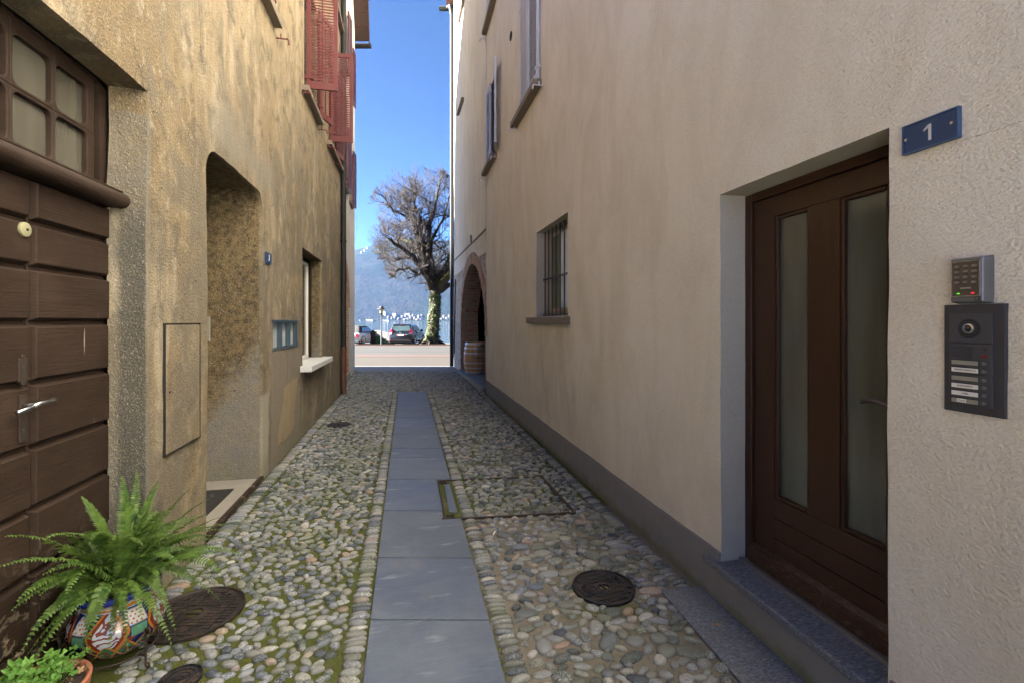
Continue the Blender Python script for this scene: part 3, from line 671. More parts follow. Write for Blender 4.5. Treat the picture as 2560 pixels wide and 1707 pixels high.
# ground floor window
f = casement(LH, XL-.20, 7.03, 8.30, 1.0, 2.54, M['whitep'], 1)
mb = MB(); mb.box((XL-.27,7.0,1.0),(XL-.24,8.5,2.6)); mb.build('curtain', M['curt'], f)
mb = MB(); mb.box((XL-.24,8.38,1.0),(XL-.15,8.44,2.6)); mb.box((XL-.24,7.0,2.56),(XL-.17,8.4,2.6)); mb.build('window_casing', M['olddoor'], f)
sill(LH, XL-.30, XL+.15, 6.86, 8.72, .905, .985, M['whitesill'])
# drainpipe
mb = MB(); px_, py_ = XL+.07, 10.78
mb.tube([(px_,py_,1.0),(px_,py_,11.4)], .055, 14); mb.lathe([(.062,0),(.066,.02),(.062,.05)], (px_,py_,3.3), 14); p = mb.build('drainpipe', M['pipe'], LH, smooth='a')
mb = MB(); mb.tube([(px_,py_,.02),(px_,py_,1.02)], .062, 14); mb.lathe([(.068,0),(.073,.03),(.068,.06)], (px_,py_,.98), 14); mb.build('pipe_shoe', M['pipecu'], p, smooth='a')
# ================================================================ left far house
FL = empty('pale_corner_house', (0,0,0), label='pale corner house with brick arch at the far left end of the alley', cat='house')
A1, B1 = (-1.475,11.02), (-1.655,15.95)
Lf = math.dist(A1, B1)
ops = [dict(s0=.12, s1=2.62, zb=.22, top=arch_top(1.37,1.25,1.95,1.0), depth=.45, arc=True, floor=True)]
for (a, b, z) in ((.9,1.75,4.95),(2.75,3.45,4.95),(.9,1.75,8.0),(2.75,3.45,8.0)): ops.append(dict(s0=a, s1=b, zb=z, top=flat(z+1.65), depth=.16))
wall('wall', [M['pale'], M['brick']], A1, B1, 0, 10.75, ops, FL, step=.11, amp=.004, wavy=.004)
uL = (Vector(B1)-Vector(A1)).normalized()
def fl(s, d=0, z=0): return (A1[0]+uL.x*s+uL.y*d, A1[1]+uL.y*s-uL.x*d, z)     # d = out towards the alley
for (a, b, z) in ((.9,1.75,4.95),(2.75,3.45,4.95),(.9,1.75,8.0),(2.75,3.45,8.0)):
    mb = MB(); mb.add([fl(a-.06,-.1,z-.07),fl(b+.06,-.1,z-.07),fl(b+.06,.07,z-.07),fl(a-.06,.07,z-.07),fl(a-.06,-.1,z),fl(b+.06,-.1,z),fl(b+.06,.07,z),fl(a-.06,.07,z)],[(0,1,2,3),(4,5,6,7),(0,1,5,4),(1,2,6,5),(2,3,7,6),(3,0,4,7)]); mb.build('window_sill', M['sillstone'], FL)
    mb = MB(); mb.quad(fl(a,-.12,z),fl(b,-.12,z),fl(b,-.12,z+1.65),fl(a,-.12,z+1.65)); mb.build('window', M['wglass'], FL)
for (s, a, z) in ((1.80,86,4.98),(3.5,84,4.98),(1.80,84,8.02),(3.5,86,8.02)):
    x, y, _ = fl(s, .05); shutter(FL, x, y, radians(a), .40, z, z+1.62, M['red'])
mb = MB(); K = 14
for i in range(26):
    t0, t1 = pi*i/26+.008, pi*(i+1)/26-.008
    q = []
    for t, rr in ((t0,0),(t1,0),(t1,.26),(t0,.26)):
        q.append((1.37+(1.25+rr)*cos(t), 1.95+(1.0+rr)*sin(t)))
    mb.add([fl(s,.012,z) for s,z in q]+[fl(s,-.1,z) for s,z in q],[(0,1,2,3),(4,5,6,7),(0,1,5,4),(1,2,6,5),(2,3,7,6),(3,0,4,7)])
mb.build('arch', M['voussoir'], FL)
mb = MB(); mb.add([fl(.1,.03,0),fl(2.7,.03,0),fl(2.7,-2,0),fl(.1,-2,0),fl(.1,.03,.21),fl(2.7,.03,.21),fl(2.7,-2,.21),fl(.1,-2,.21)],[(0,1,2,3),(4,5,6,7),(0,1,5,4),(1,2,6,5),(2,3,7,6),(3,0,4,7)]); mb.build('doorstep', M['concrete'], FL, bevel=.01)
# rest of the block, gable towards the alley, eave towards the lake
bx, by = B1; far = 24
def lk(x, d, z): return FR(x, d, z)
cxx = bx*cos(PSI)-by*sin(PSI); cdd = bx*sin(PSI)+by*cos(PSI)      # corner in the view-aligned frame
mb = MB()
mb.add([lk(cxx,cdd,0), lk(cxx-far,cdd,0), lk(cxx-far,cdd,10.9), lk(cxx,cdd,10.9)], [(0,1,2,3)])
mb.add([fl(0,0,10.75), fl(Lf,0,10.75), fl(Lf,0,10.9), fl(0,0,15.1)], [(0,1,2,3)])
mb.add([(-8,11.03,0),(-1.9,11.03,0),(-1.9,11.03,15),(-8,11.03,15)], [(0,1,2,3)])
mb.add([(-2.4,11.1,0),(-2.4,14.5,0),(-2.4,14.5,10),(-2.4,11.1,10)], [(0,1,2,3)])
mb.build('outer_wall', M['pale'], FL)
ex, ed = FR(0,0)[0], 0
def V2(x, d): return FR(x, d)[:2]
e0 = Vector((-1.25, 16.40)); uy = -uL
r0 = Vector((e0.x, e0.y, 10.98)); slope = .86
r1 = Vector((e0.x+.19, e0.y-5.2, 10.98+5.2*slope))
fxv = Vector((-cos(PSI), sin(PSI), 0))
mb = MB(); th = Vector((0,0,.10))
q = [r0, r1, r1+fxv*far, r0+fxv*far]
mb.add([tuple(p) for p in q]+[tuple(p+th) for p in q], [(0,1,2,3),(4,5,6,7),(0,1,5,4),(1,2,6,5),(2,3,7,6),(3,0,4,7)]); rf = mb.build('roof', M['rooft'], FL)
mb = MB()   # boarded underside with a fascia
for i in range(16):
    a = r0.lerp(r1, i/16+.004); b = r0.lerp(r1, (i+1)/16-.002); w = fxv*1.0; dn = Vector((0,0,-.03-(.006 if i % 3 else .02)))
    mb.add([tuple(p) for p in (a, b, b+w, a+w, a+dn, b+dn, b+w+dn, a+w+dn)], [(0,1,2,3),(4,5,6,7),(0,1,5,4),(1,2,6,5),(2,3,7,6),(3,0,4,7)])
f1 = Vector((.03,0,0)); mb.add([tuple(p) for p in (r0, r1, r1+f1, r0+f1)]+[tuple(p-Vector((0,0,.16))) for p in (r0, r1, r1+f1, r0+f1)], [(0,1,2,3),(4,5,6,7),(0,1,5,4),(1,2,6,5),(2,3,7,6),(3,0,4,7)])
mb.build('soffit', M['copper'], rf)
mb = MB(); g0 = r0+Vector((.06,.08,-.12)); g1 = g0+fxv*far
mb.tube([tuple(g0), tuple(g1)], .085, 10); mb.build('gutter', M['iron'], rf, smooth='a')
# ================================================================ right house
RH = empty('cream_house', (0,0,0), label='cream stucco house with brown glazed door and barred window, right of the alley', cat='house')
ops = [dict(s0=1.385+6, s1=2.333+6, zb=.2, top=flat(2.312), depth=.165, mi=1),
       dict(s0=4.923+6, s1=6.196+6, zb=1.655, top=flat(2.80), depth=.26, mi=1)]
RW = [(6.02,6.98,4.80,6.5),(9.16,10.16,4.93,6.55),(8.98,10.10,8.06,9.7),(5.9,6.9,8.0,9.6)]
for a, b, c, d in RW: ops.append(dict(s0=a+6, s1=b+6, zb=c, top=flat(d), depth=.14, mi=1))
wall('wall', [M['cream'], M['reveal']], (XR,-6), (XR,10.38), 0, 13.2, ops, RH, step=.10, amp=.004, inward=-1, wavy=.004)
A2, B2 = (1.745,10.38), (1.615,16.45)
uR = (Vector(B2)-Vector(A2)).normalized(); LR = math.dist(A2, B2)
def fr(s, d=0, z=0): return (A2[0]+uR.x*s-uR.y*d, A2[1]+uR.y*s+uR.x*d, z)    # d = out towards the alley
ac, ahw, asp, ari = 2.19, 2.07, 1.25, 1.87
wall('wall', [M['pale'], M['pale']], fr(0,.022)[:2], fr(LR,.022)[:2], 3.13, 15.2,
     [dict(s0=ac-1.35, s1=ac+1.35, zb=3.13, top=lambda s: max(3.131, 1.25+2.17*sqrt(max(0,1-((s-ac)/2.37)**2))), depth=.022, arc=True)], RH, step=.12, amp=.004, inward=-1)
wall('stone_wall', [M['rubble'], M['brick']], A2, B2, 0, 3.45, [dict(s0=ac-ahw, s1=ac+ahw, zb=.09, top=arch_top(ac,ahw,asp,ari), depth=.52, arc=True, floor=True)], RH, step=.07, amp=.012, inward=-1)
mb = MB()
for i in range(46):
    t0, t1 = pi*(i+.03)/46, pi*(i+.97)/46; ex_ = random.uniform(-.015,.02)
    q = [(ac+(ahw+rr)*cos(t), asp+(ari+rr)*sin(t)) for t, rr in ((t0,-.01),(t1,-.01),(t1,.27+ex_),(t0,.27+ex_))]
    h_ = .022+random.uniform(-.008,.008)
    mb.add([fr(s,h_,z) for s,z in q]+[fr(s,-.1,z) for s,z in q],[(0,1,2,3),(4,5,6,7),(0,1,5,4),(1,2,6,5),(2,3,7,6),(3,0,4,7)])
for sd_ in (-1, 1):
    for j in range(14):
        z0 = .1+j*.082; w = .24 if j % 2 else .13; s0 = ac+sd_*(ahw-.008); s1 = ac+sd_*(ahw+w)
        if sd_ < 0: s1 = max(s1, .0)
        mb.add([fr(s0,.02,z0),fr(s1,.02,z0),fr(s1,.02,z0+.07),fr(s0,.02,z0+.07),fr(s0,-.1,z0),fr(s1,-.1,z0),fr(s1,-.1,z0+.07),fr(s0,-.1,z0+.07)],[(0,1,2,3),(4,5,6,7),(0,1,5,4),(1,2,6,5),(2,3,7,6),(3,0,4,7)])
mb.build('arch', M['voussoir'], RH)
# dark passage behind the arch, its paved floor and kerb
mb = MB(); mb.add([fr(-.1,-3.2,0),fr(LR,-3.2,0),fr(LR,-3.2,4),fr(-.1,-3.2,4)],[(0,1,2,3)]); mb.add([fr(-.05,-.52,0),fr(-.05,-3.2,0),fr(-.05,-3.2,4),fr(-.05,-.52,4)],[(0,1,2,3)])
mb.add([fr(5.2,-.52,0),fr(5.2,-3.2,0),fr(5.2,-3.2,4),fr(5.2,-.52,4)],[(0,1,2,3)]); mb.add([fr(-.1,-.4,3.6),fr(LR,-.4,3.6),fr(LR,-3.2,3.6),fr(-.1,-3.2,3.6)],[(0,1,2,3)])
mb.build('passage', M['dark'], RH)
mb = MB(); mb.add([fr(.02,.06,0),fr(4.35,.06,0),fr(4.35,-3.1,0),fr(.02,-3.1,0),fr(.02,.06,.095),fr(4.35,.06,.095),fr(4.35,-3.1,.095),fr(.02,-3.1,.095)],[(0,1,2,3),(4,5,6,7),(0,1,5,4),(1,2,6,5),(2,3,7,6),(3,0,4,7)])
mb.build('passage_floor', M['slate'], RH, bevel=.006)
mb = MB()
for i in range(9):
    s0 = .03+i*.48; o = random.uniform(0,.012); mb.add([fr(s0,.14,0),fr(s0+.47,.13+o,0),fr(s0+.47,.05,0),fr(s0,.05,0),fr(s0,.13,.088),fr(s0+.47,.12+o,.086),fr(s0+.47,.05,.088),fr(s0,.05,.088)],[(0,1,2,3),(4,5,6,7),(0,1,5,4),(1,2,6,5),(2,3,7,6),(3,0,4,7)])
mb.build('kerb_stones', M['concrete'], RH, bevel=.01)
mb = MB(); mb.add([fr(.0,.022,3.62),fr(5.9,.022,3.66),fr(5.9,.045,3.66),fr(.0,.045,3.62),fr(.0,.022,3.665),fr(5.9,.022,3.70),fr(5.9,.038,3.70),fr(.0,.038,3.665)],[(0,1,2,3),(4,5,6,7),(0,1,5,4),(1,2,6,5),(2,3,7,6),(3,0,4,7)])
mb.tube([fr(2.0,.02,3.62),fr(2.0,.05,3.70),fr(2.0,.05,3.86)], .02, 6); mb.build('string_course', M['sillstone'], RH)
for s, z in ((3.55,8.15),(3.35,11.0)):
    mb = MB(); mb.add([fr(s,.0,z),fr(s+1.1,.0,z),fr(s+1.1,.1,z),fr(s,.1,z),fr(s,.0,z+.09),fr(s+1.1,.0,z+.09),fr(s+1.1,.1,z+.09),fr(s,.1,z+.09)],[(0,1,2,3),(4,5,6,7),(0,1,5,4),(1,2,6,5),(2,3,7,6),(3,0,4,7)]); mb.build('wall_ledge', M['sillstone'], RH)
# plinth
mb = MB(); n = 40
def pl(y0, y1):
    k = max(2, int((y1-y0)/.12)); vs = []; fs = []
    for i in range(k+1):
        y = y0+(y1-y0)*i/k; o = .012+.004*noise.noise(Vector((0,y*2,0))); t = .292+.004*noise.noise(Vector((0,y*3,5)))
        vs += [(XR-o-.006,y,-.02),(XR-o,y,t),(XR+.05,y,t)]
    for i in range(k): a = i*3; fs += [(a,a+3,a+4,a+1),(a+1,a+4,a+5,a+2)]
    vs2 = vs; mb.add(vs, fs+[(0,1,2),(k*3,k*3+2,k*3+1)])
pl(-6, 1.37); pl(2.335, 10.37); mb.build('plinth', M['cement'], RH)
mb = MB(); mb.box((XR-.017,1.30,-.02),(XR+.2,2.40,.198)); mb.build('step_riser', M['cement'], RH)
mb = MB(); mb.box((XR-.05,1.20,.20),(XR+.175,2.44,.24)); mb.build('doorstep', M['gneiss'], RH, bevel=.009)
# glazed door
DX = XR+.165
mb = MB(); mb.box((DX-.005,2.285,.24),(DX+.06,2.336,2.31)); mb.box((DX-.005,1.38,.24),(DX+.06,1.42,2.31)); mb.box((DX-.005,1.42,2.265),(DX+.06,2.285,2.311)); mb.build('door_frame', M['wood'], RH, bevel=.004)
mb = MB(); d0, d1 = DX+.012, DX+.055; ys = (2.283,2.135,1.913,1.748,1.525,1.422)
mb.box((d0,ys[1],.25),(d1,ys[0],2.262)); mb.box((d0,ys[3],.66),(d1,ys[2],2.155)); mb.box((d0,ys[5],.25),(d1,ys[4],2.262))
mb.box((d0,ys[4],2.155),(d1,ys[1],2.262)); mb.box((d0,ys[4],.25),(d1,ys[1],.448)); mb.box((d0,ys[4],.452),(d1,ys[1],.553)); mb.box((d0,ys[4],.557),(d1,ys[1],.66))
door = mb.build('door', M['wood'], RH, bevel=.003)
for a, b in ((ys[2],ys[1]),(ys[4],ys[3])):
    mb = MB(); x0, x1 = d0+.006, d0+.03; w = .018
    mb.box((x0,a,.66),(x1,a+w,2.155)); mb.box((x0,b-w,.66),(x1,b,2.155)); mb.box((x0,a+w,.66),(x1,b-w,.66+w)); mb.box((x0,a+w,2.155-w),(x1,b-w,2.155)); mb.build('glazing_bead', M['wood'], door, bevel=.006)
    mb = MB(); mb.box((d0+.026,a,.66),(d0+.032,b,2.155)); mb.build('pane', M['dglass'], door)
mb = MB(); mb.add([(DX-.028,1.425,.262),(DX+.012,1.425,.262),(DX+.012,1.425,.365),(DX-.016,1.425,.345),(DX-.028,2.28,.262),(DX+.012,2.28,.262),(DX+.012,2.28,.365),(DX-.016,2.28,.345)],[(0,1,2,3),(4,5,6,7),(0,1,5,4),(1,2,6,5),(2,3,7,6),(3,0,4,7)]); mb.build('weather_board', M['wood'], door, bevel=.004)
mb = MB(); hz, hy = 1.265, 1.468; mb.lathe([(.024,0),(.024,-.008),(.0,-.008)], (d0,hy,hz), 18, axis='x'); mb.tube([(d0,hy,hz),(d0-.05,hy,hz)], .01, 10)
mb.tube([(d0-.05,hy-.006,hz),(d0-.055,hy+.03,hz+.004),(d0-.055,hy+.075,hz+.012),(d0-.05,hy+.115,hz+.006),(d0-.045,hy+.135,hz-.004)], [.010,.009,.008,.0085,.009], 10); mb.build('handle', simple('dark_bronze_handle', (.12,.10,.10), .3, .8), door, smooth=True)
mb = MB(); mb.box((DX-.045,1.39,.24),(DX+.03,2.33,.252)); mb.box((DX-.050,1.39,.24),(DX-.04,2.33,.258)); mb.build('threshold_strip', simple('grey_threshold_metal', (.20,.19,.19), .5, .4), RH)
# barred window
wf = casement(RH, XR+.20, 4.95, 6.17, 1.70, 2.77, M['tan'], 1, w=.09)
mb = MB(); mb.box((XR+.16,5.70,1.76),(XR+.175,6.02,2.70)); mb.box((XR+.155,5.98,1.75),(XR+.165,5.985,2.7)); mb.build('curtain', M['curt'], wf)
mb = MB(); mb.box((XR+.15,5.30,1.76),(XR+.16,5.66,2.70)); mb.build('net_curtain', simple('pale_blue_net_curtain',(.55,.62,.72),.6), wf)  # pale blue panel painted as sky reflected in the glass
mb = MB(); mb.box((XR+.14,5.02,1.74),(XR+.17,5.06,2.74)); mb.box((XR+.14,5.26,1.74),(XR+.17,5.30,2.74)); mb.build('casement', M['whitep'], wf)
mb = MB()
for i in range(8): y = 5.0+i*1.12/7; mb.tube([(XR+.10,y,1.665),(XR+.10,y,2.80)], .0085, 6)
mb.box((XR+.09,4.93,2.145),(XR+.112,6.19,2.165)); mb.box((XR+.085,4.96,1.672),(XR+.115,6.17,1.688)); mb.build('window_bars', M['iron'], RH)
mb = MB(); nseg = 5
for i in range(nseg): mb.box((XR-.055+random.uniform(-.003,.003),4.85+i*1.72/nseg,1.565),(XR+.25,4.85+(i+1)*1.72/nseg-.002,1.645)); 
mb.build('window_sill', M['sillstone'], RH, bevel=.007)
for a, b, c, d in RW:
    sill(RH, XR+.14, XR-.11, a-.06, b+.42 if c < 4.9 else b+.25, c-.10, c-.01, M['sillstone'])
    casement(RH, XR+.11, a, b, c, d, M['tan'], 1)
    for y in (a-.12, b+.34): hook(RH, XR, y, c-.13, -1, M['greyshut'])
g = M['greyshut']; R_ = radians
shutter(RH, XR-.03, 6.0, R_(91), .46, 4.82, 6.5, g, open_=.5, tilt=-1); shutter(RH, XR-.03, 6.99, R_(-91), .50, 4.82, 6.5, g, open_=.5, tilt=-1)
shutter(RH, XR-.03, 9.66, R_(90), .50, 4.95, 6.55, g, open_=.5, tilt=-1); shutter(RH, XR-.03, 9.14, R_(-90-10), .50, 4.95, 6.55, g, open_=.5, tilt=-1)
shutter(RH, XR-.03, 8.98, R_(91), .54, 8.08, 9.7, g, open_=.5, tilt=-1); shutter(RH, XR-.03, 10.12, R_(-91), .54, 8.08, 9.7, g, open_=.5, tilt=-1)
mb = MB(); mb.lathe([(.075,-.006),(.075,.01),(.06,.01),(.06,.002),(0,.002)], (XR-.006,7.8,6.44), 18, axis='x'); mb.build('vent', M['dark'], RH)
# hidden sides, roof, front gutter and corner pipe
bxR, byR = B2; cxR = bxR*cos(PSI)-byR*sin(PSI); cdR = bxR*sin(PSI)+byR*cos(PSI)
mb = MB(); mb.add([FR(cxR,cdR,0),FR(cxR+24,cdR,0),FR(cxR+24,cdR,12.9),FR(cxR,cdR,12.9)],[(0,1,2,3)])
mb.box((XR+.5,-6,0),(10,-5.8,13)); mb.box((9.8,-6,0),(10,10,13)); mb.box((XR+.3,9.9,0),(9.9,10.1,13)); mb.build('outer_wall', M['pale'], RH)
mb = MB(); mb.box((XR-.35,-6.2,13.2),(10.2,9.6,13.35)); e = [FR(cxR-.35,cdR+.6,12.95),FR(cxR+24,cdR+.6,12.95),FR(cxR+24,cdR-6,17.0),FR(cxR-.35,cdR-6,17.0)]
mb.add([*e]+[(x,y,z+.12) for x,y,z in e],[(0,1,2,3),(4,5,6,7),(0,1,5,4),(1,2,6,5),(2,3,7,6),(3,0,4,7)]); rf = mb.build('roof', M['rooft'], RH)
mb = MB(); mb.tube([FR(cxR-.62,cdR+.62,12.92),FR(cxR+24,cdR+.62,12.92)], .085, 10); mb.build('gutter', simple('green_dark_gutter',(.05,.06,.05),.5,.5), rf, smooth='a')
ppx, ppy = 1.525, 16.52
mb = MB(); mb.tube([(ppx,ppy,1.0),(ppx,ppy,12.3),(ppx-.05,ppy+.1,12.7),(ppx-.1,ppy+.45,12.86)], .058, 12)
for z in (3.3,5.2,7.8,10.2): mb.lathe([(.052,0),(.058,.02),(.052,.05)], (ppx,ppy,z), 12); mb.box((ppx,ppy-.02,z),(ppx+.12,ppy+.01,z+.03))
p = mb.build('drainpipe', M['pipe'], RH, smooth='a')
mb = MB(); mb.tube([(ppx,ppy,.02),(ppx,ppy,1.0),(ppx,ppy,1.7)], [.062,.062,.056], 12); mb.lathe([(.066,0),(.07,.03),(.066,.06)], (ppx,ppy,1.0), 12); mb.build('pipe_shoe', M['pipe'], p, smooth='a')
mb = MB(); mb.tube([(ppx+.055,ppy-.2,.35),(ppx+.055,ppy-.2,10)], .012, 6); mb.tube([fr(LR-.5,.05,.5),fr(LR-.5,.05,1.7),fr(LR-.5,.02,3.0)], .02, 6); mb.build('cable', M['iron'], RH)
# ================================================================ paving of the alley
PX0, PX1, SK = -.19, .425, .14
joints = [2.169-.6, 2.169, 2.603, 3.273, 4.073, 4.871, 5.648, 6.058, 6.824, 7.149, 7.982, 8.593, 9.214, 9.983, 10.886]
joints[0] = 1.45; joints = [0.75]+joints
joints = [j for j in joints if abs(j-2.169) > .01]
polyA = [(XL-.02,-9), (XR+.02,-9), (XR+.02,10.4), FR(cxR,15.0)[:2], FR(bx*cos(PSI)-by*sin(PSI),15.0)[:2], (XL-.06,11)]
sheet('piazza_paving', [(-14,-16),(XR+.02,-16),(XR+.02,-9),(XL-.02,-9),(XL-.02,-1.3),(-14,-1.3)], .0, M['pavepale'])  # added ground behind the camera, a pale reflector for sunlight into the alley
bedo = sheet('alley_paving', polyA, .0, M['bed'])
path = empty('path', (0,0,0), kind='structure')
for i, (a, b) in enumerate(zip(joints, joints[1:])):
    g = .0055; x1 = PX1 if not (3.95 < b < 4.95) else PX1
    poly = [(PX0,a+g),(x1,a+g-SK),(x1,b-g-SK),(PX0,b-g)]
    if abs(a-4.073) < .01: poly = [(PX0,a+g),(.29,a+g-SK*.78),(.29,b-g-SK*.78),(PX0,b-g)]
    if abs(a-3.273) < .01: poly = [(PX0,a+g),(x1,a+g-SK),(x1,3.79),(.285,3.80),(.285,b-g-SK*.78),(PX0,b-g)]
    mb = MB(); mb.prism(poly, -.03, .014+random.uniform(-.001,.0015)); mb.build('paving_slab', M['slate'], path, bevel=.003)
covers = [(1.15,2.625,.186),(-1.133,2.88,.245),(-.984,2.36,.085),(-1.02,7.62,.17)]
thr = [(1.46,2.52),(1.725,2.49),(1.725,.9),(1.40,.9)]
mb = MB(); mb.prism(thr, -.02, .016); o = mb.build('threshold_slab', M['gneiss'], bevel=.004); tag(o, 'speckled dark grey stone slab in the paving in front of the brown glazed door', 'stone slab')
frm = [(.27,3.80),(1.36,3.69),(1.34,4.64),(.285,4.745)]
# cobbles: thousands of half-buried river stones laid by dart throwing
def inpoly(x, y, P):
    r = False; n = len(P)
    for i in range(n):
        x1, y1 = P[i]; x2, y2 = P[(i+1) % n]
        if (y1 > y) != (y2 > y) and x < (x2-x1)*(y-y1)/(y2-y1)+x1: r = not r
    return r
def xlim(y):
    if y < 11: l = XL
    else: l = -1.475-(y-11.02)*.0365
    if 10.4 < y: r = 1.745-(y-10.38)*.0214-.14
    else: r = XR-.03
    return l, r
def dfr(x, y): return x*sin(PSI)+y*cos(PSI)
def segd(x, y, a, b):
    ax, ay = a; bx_, by_ = b; t = max(0, min(1, ((x-ax)*(bx_-ax)+(y-ay)*(by_-ay))/((bx_-ax)**2+(by_-ay)**2)))
    return math.hypot(x-ax-t*(bx_-ax), y-ay-t*(by_-ay))
def free(x, y, m=.02):
    if dfr(x,y) > 14.95: return False
    if PX0-m < x < PX1+m and y < 10.886+m-(x-PX0)*.23: return False
    for cx, cy, r in covers:
        if (x-cx)**2+(y-cy)**2 < (r+m)**2: return False
    if inpoly(x+m*.6, y, thr) or inpoly(x, y-m, thr): return False
    for i in range(4):
        if segd(x, y, frm[i], frm[(i+1)%4]) < .016+m*.5: return False
    if .27 < x < .43 and 3.8 < y < 4.75: return False
    if x > XR-.07 and 1.25 < y < 2.45: return False
    return True
ST = []   # x,y,a(half length),b(half width),angle,height
def course(xf, y0, y1, la, lb):
    y = y0
    while y < y1:
        b = random.uniform(.016,.027); a = random.uniform(la, lb); x = xf(y)
        if free(x, y+b, .012): ST.append((x+random.uniform(-.004,.004), y+b, a, b*.97, random.gauss(0,.08), random.uniform(.014,.024)))
        y += 2*b+.003
course(lambda y: PX0-.062, .8, 10.8, .042, .056); course(lambda y: PX1+.064, .8, 10.7, .044, .058)
course(lambda y: XR-.115 if y < 10.3 else xlim(y)[1]-.06, .8, 15, .045, .06); course(lambda y: xlim(y)[0]+.075, 2.9, 15.8, .05, .068)
cell = .05; grid = {}
def put(x, y, r): grid.setdefault((int(x//cell), int(y//cell)), []).append((x,y,r))
for s in ST:
    for t in (-.7,0,.7): put(s[0]+t*s[2], s[1], s[3])
pts = []
N = 130000
for k in range(N):
    y = .85+15.2*(random.random()**1.25); l, r = xlim(y); x = random.uniform(l+.14, r-.12)
    big = (x > .5 and y < 3.6)
    rad = random.choice((.019,.022,.025,.028,.031,.040 if big else .027))*(1.12 if big else 1)*(1+.06*min(3,max(0,y-6)))
    if k < 900 and big: rad = random.uniform(.044,.058)
    if not free(x, y, rad*.9): continue
    gx, gy = int(x//cell), int(y//cell); ok = True
    for i in range(gx-2, gx+3):
        for j in range(gy-2, gy+3):
            for (a, b, c) in grid.get((i,j), ()):
                if ((x-a)*.78)**2+((y-b)*1.12)**2 < ((c+rad)*.85)**2: ok = False; break
            if not ok: break
        if not ok: break
    if ok: put(x, y, rad); pts.append((x,y,rad))
for x, y, rad in pts:
    e = random.uniform(1.1, 1.75); ang = random.gauss(0, .42) if random.random() < .85 else random.uniform(0, pi)
    ST.append((x, y, rad*e*.93, rad/e**.5*.98, ang, random.uniform(.011,.021)*(1.25 if rad > .035 else 1)))
def build_stones():
    K = 11; prof = [(1.0,-.35),(1.03,.0),(.985,.36),(.84,.68),(.58,.90),(.27,.99)]
    vs = []; fs = []; o = 0
    for (x, y, a, b, ang, h) in ST:
        p1, p2, p3 = (random.uniform(0, 6.28) for _ in range(3)); w1, w2 = random.uniform(.0,.07), random.uniform(0,.09)
        ca, sa = cos(ang), sin(ang); tx, ty = random.uniform(-.12,.12), random.uniform(-.12,.12)
        for (r, z) in prof:
            for k in range(K):
                t = 2*pi*k/K; rr = r*(1+w1*cos(3*t+p2)+w2*cos(2*t+p1)); lx, ly = rr*a*cos(t), rr*b*sin(t)
                vs.append((x+lx*ca-ly*sa, y+lx*sa+ly*ca, h*z+(lx*tx+ly*ty)*(.6 if z > .3 else 0)))
        vs.append((x, y, h*1.02)); n = len(prof)
        for i in range(n-1):
            for k in range(K): fs.append((o+i*K+k, o+i*K+(k+1)%K, o+(i+1)*K+(k+1)%K, o+(i+1)*K+k))
        for k in range(K): fs.append((o+(n-1)*K+k, o+(n-1)*K+(k+1)%K, o+n*K))
        o += n*K+1
    me = bpy.data.meshes.new('cobblestones'); me.from_pydata(vs, [], fs); me.materials.append(M['stone']); me.shade_smooth()
    ob = bpy.data.objects.new('cobblestones', me); C.objects.link(ob); return ob
cb = build_stones(); tag(cb, 'rounded grey and brown river cobbles set in mossy mortar along the alley', 'cobblestones', kind='stuff')
print('stones', len(ST))
# recessed access frame in the cobbles
AF = empty('access_frame', (.8,4.2,0), label='rusty steel frame of a cobbled access cover beside the slate path', cat='access cover')
def bar2(mb, a, b, w, z0, z1):
    a = Vector(a); b = Vector(b); n = Vector((-(b-a).y, (b-a).x)).normalized()*w/2
    mb.prism([tuple(a-n), tuple(b-n), tuple(b+n), tuple(a+n)], z0, z1)
mb = MB(); bar2(mb, frm[0], frm[1], .022, -.02, .016); bar2(mb, frm[1], (frm[2][0],frm[2][1]), .030, -.02, .014); bar2(mb, frm[2], frm[3], .014, -.02, .010); bar2(mb, (.303,4.74), (.297,3.80), .016, -.02, .012)
unparent_fix(mb.build('steel_frame', M['rustiron'], AF, bevel=.002), AF)
mb = MB(); mb.prism([(.345,3.93),(.41,3.925),(.405,4.605),(.35,4.61)], -.02, .013); unparent_fix(mb.build('slate_insert', M['slate'], AF, bevel=.002), AF)
for (x, y) in ((.345,3.845),(.345,4.68),(1.285,3.745),(1.27,4.61)):
    mb = MB(); w, h = .036, .03
    for a, b in (((x-w,y-h),(x+w,y-h+.006)),((x-w,y+h-.006),(x+w,y+h)),((x-w,y-h),(x-w+.006,y+h)),((x+w-.006,y-h),(x+w,y+h)),((x-.006,y-h),(x+.002,y+h))): mb.box((a[0],a[1],-.01),(b[0],b[1],.013))
    unparent_fix(mb.build('lifting_eye', M['rustiron'], AF), AF)
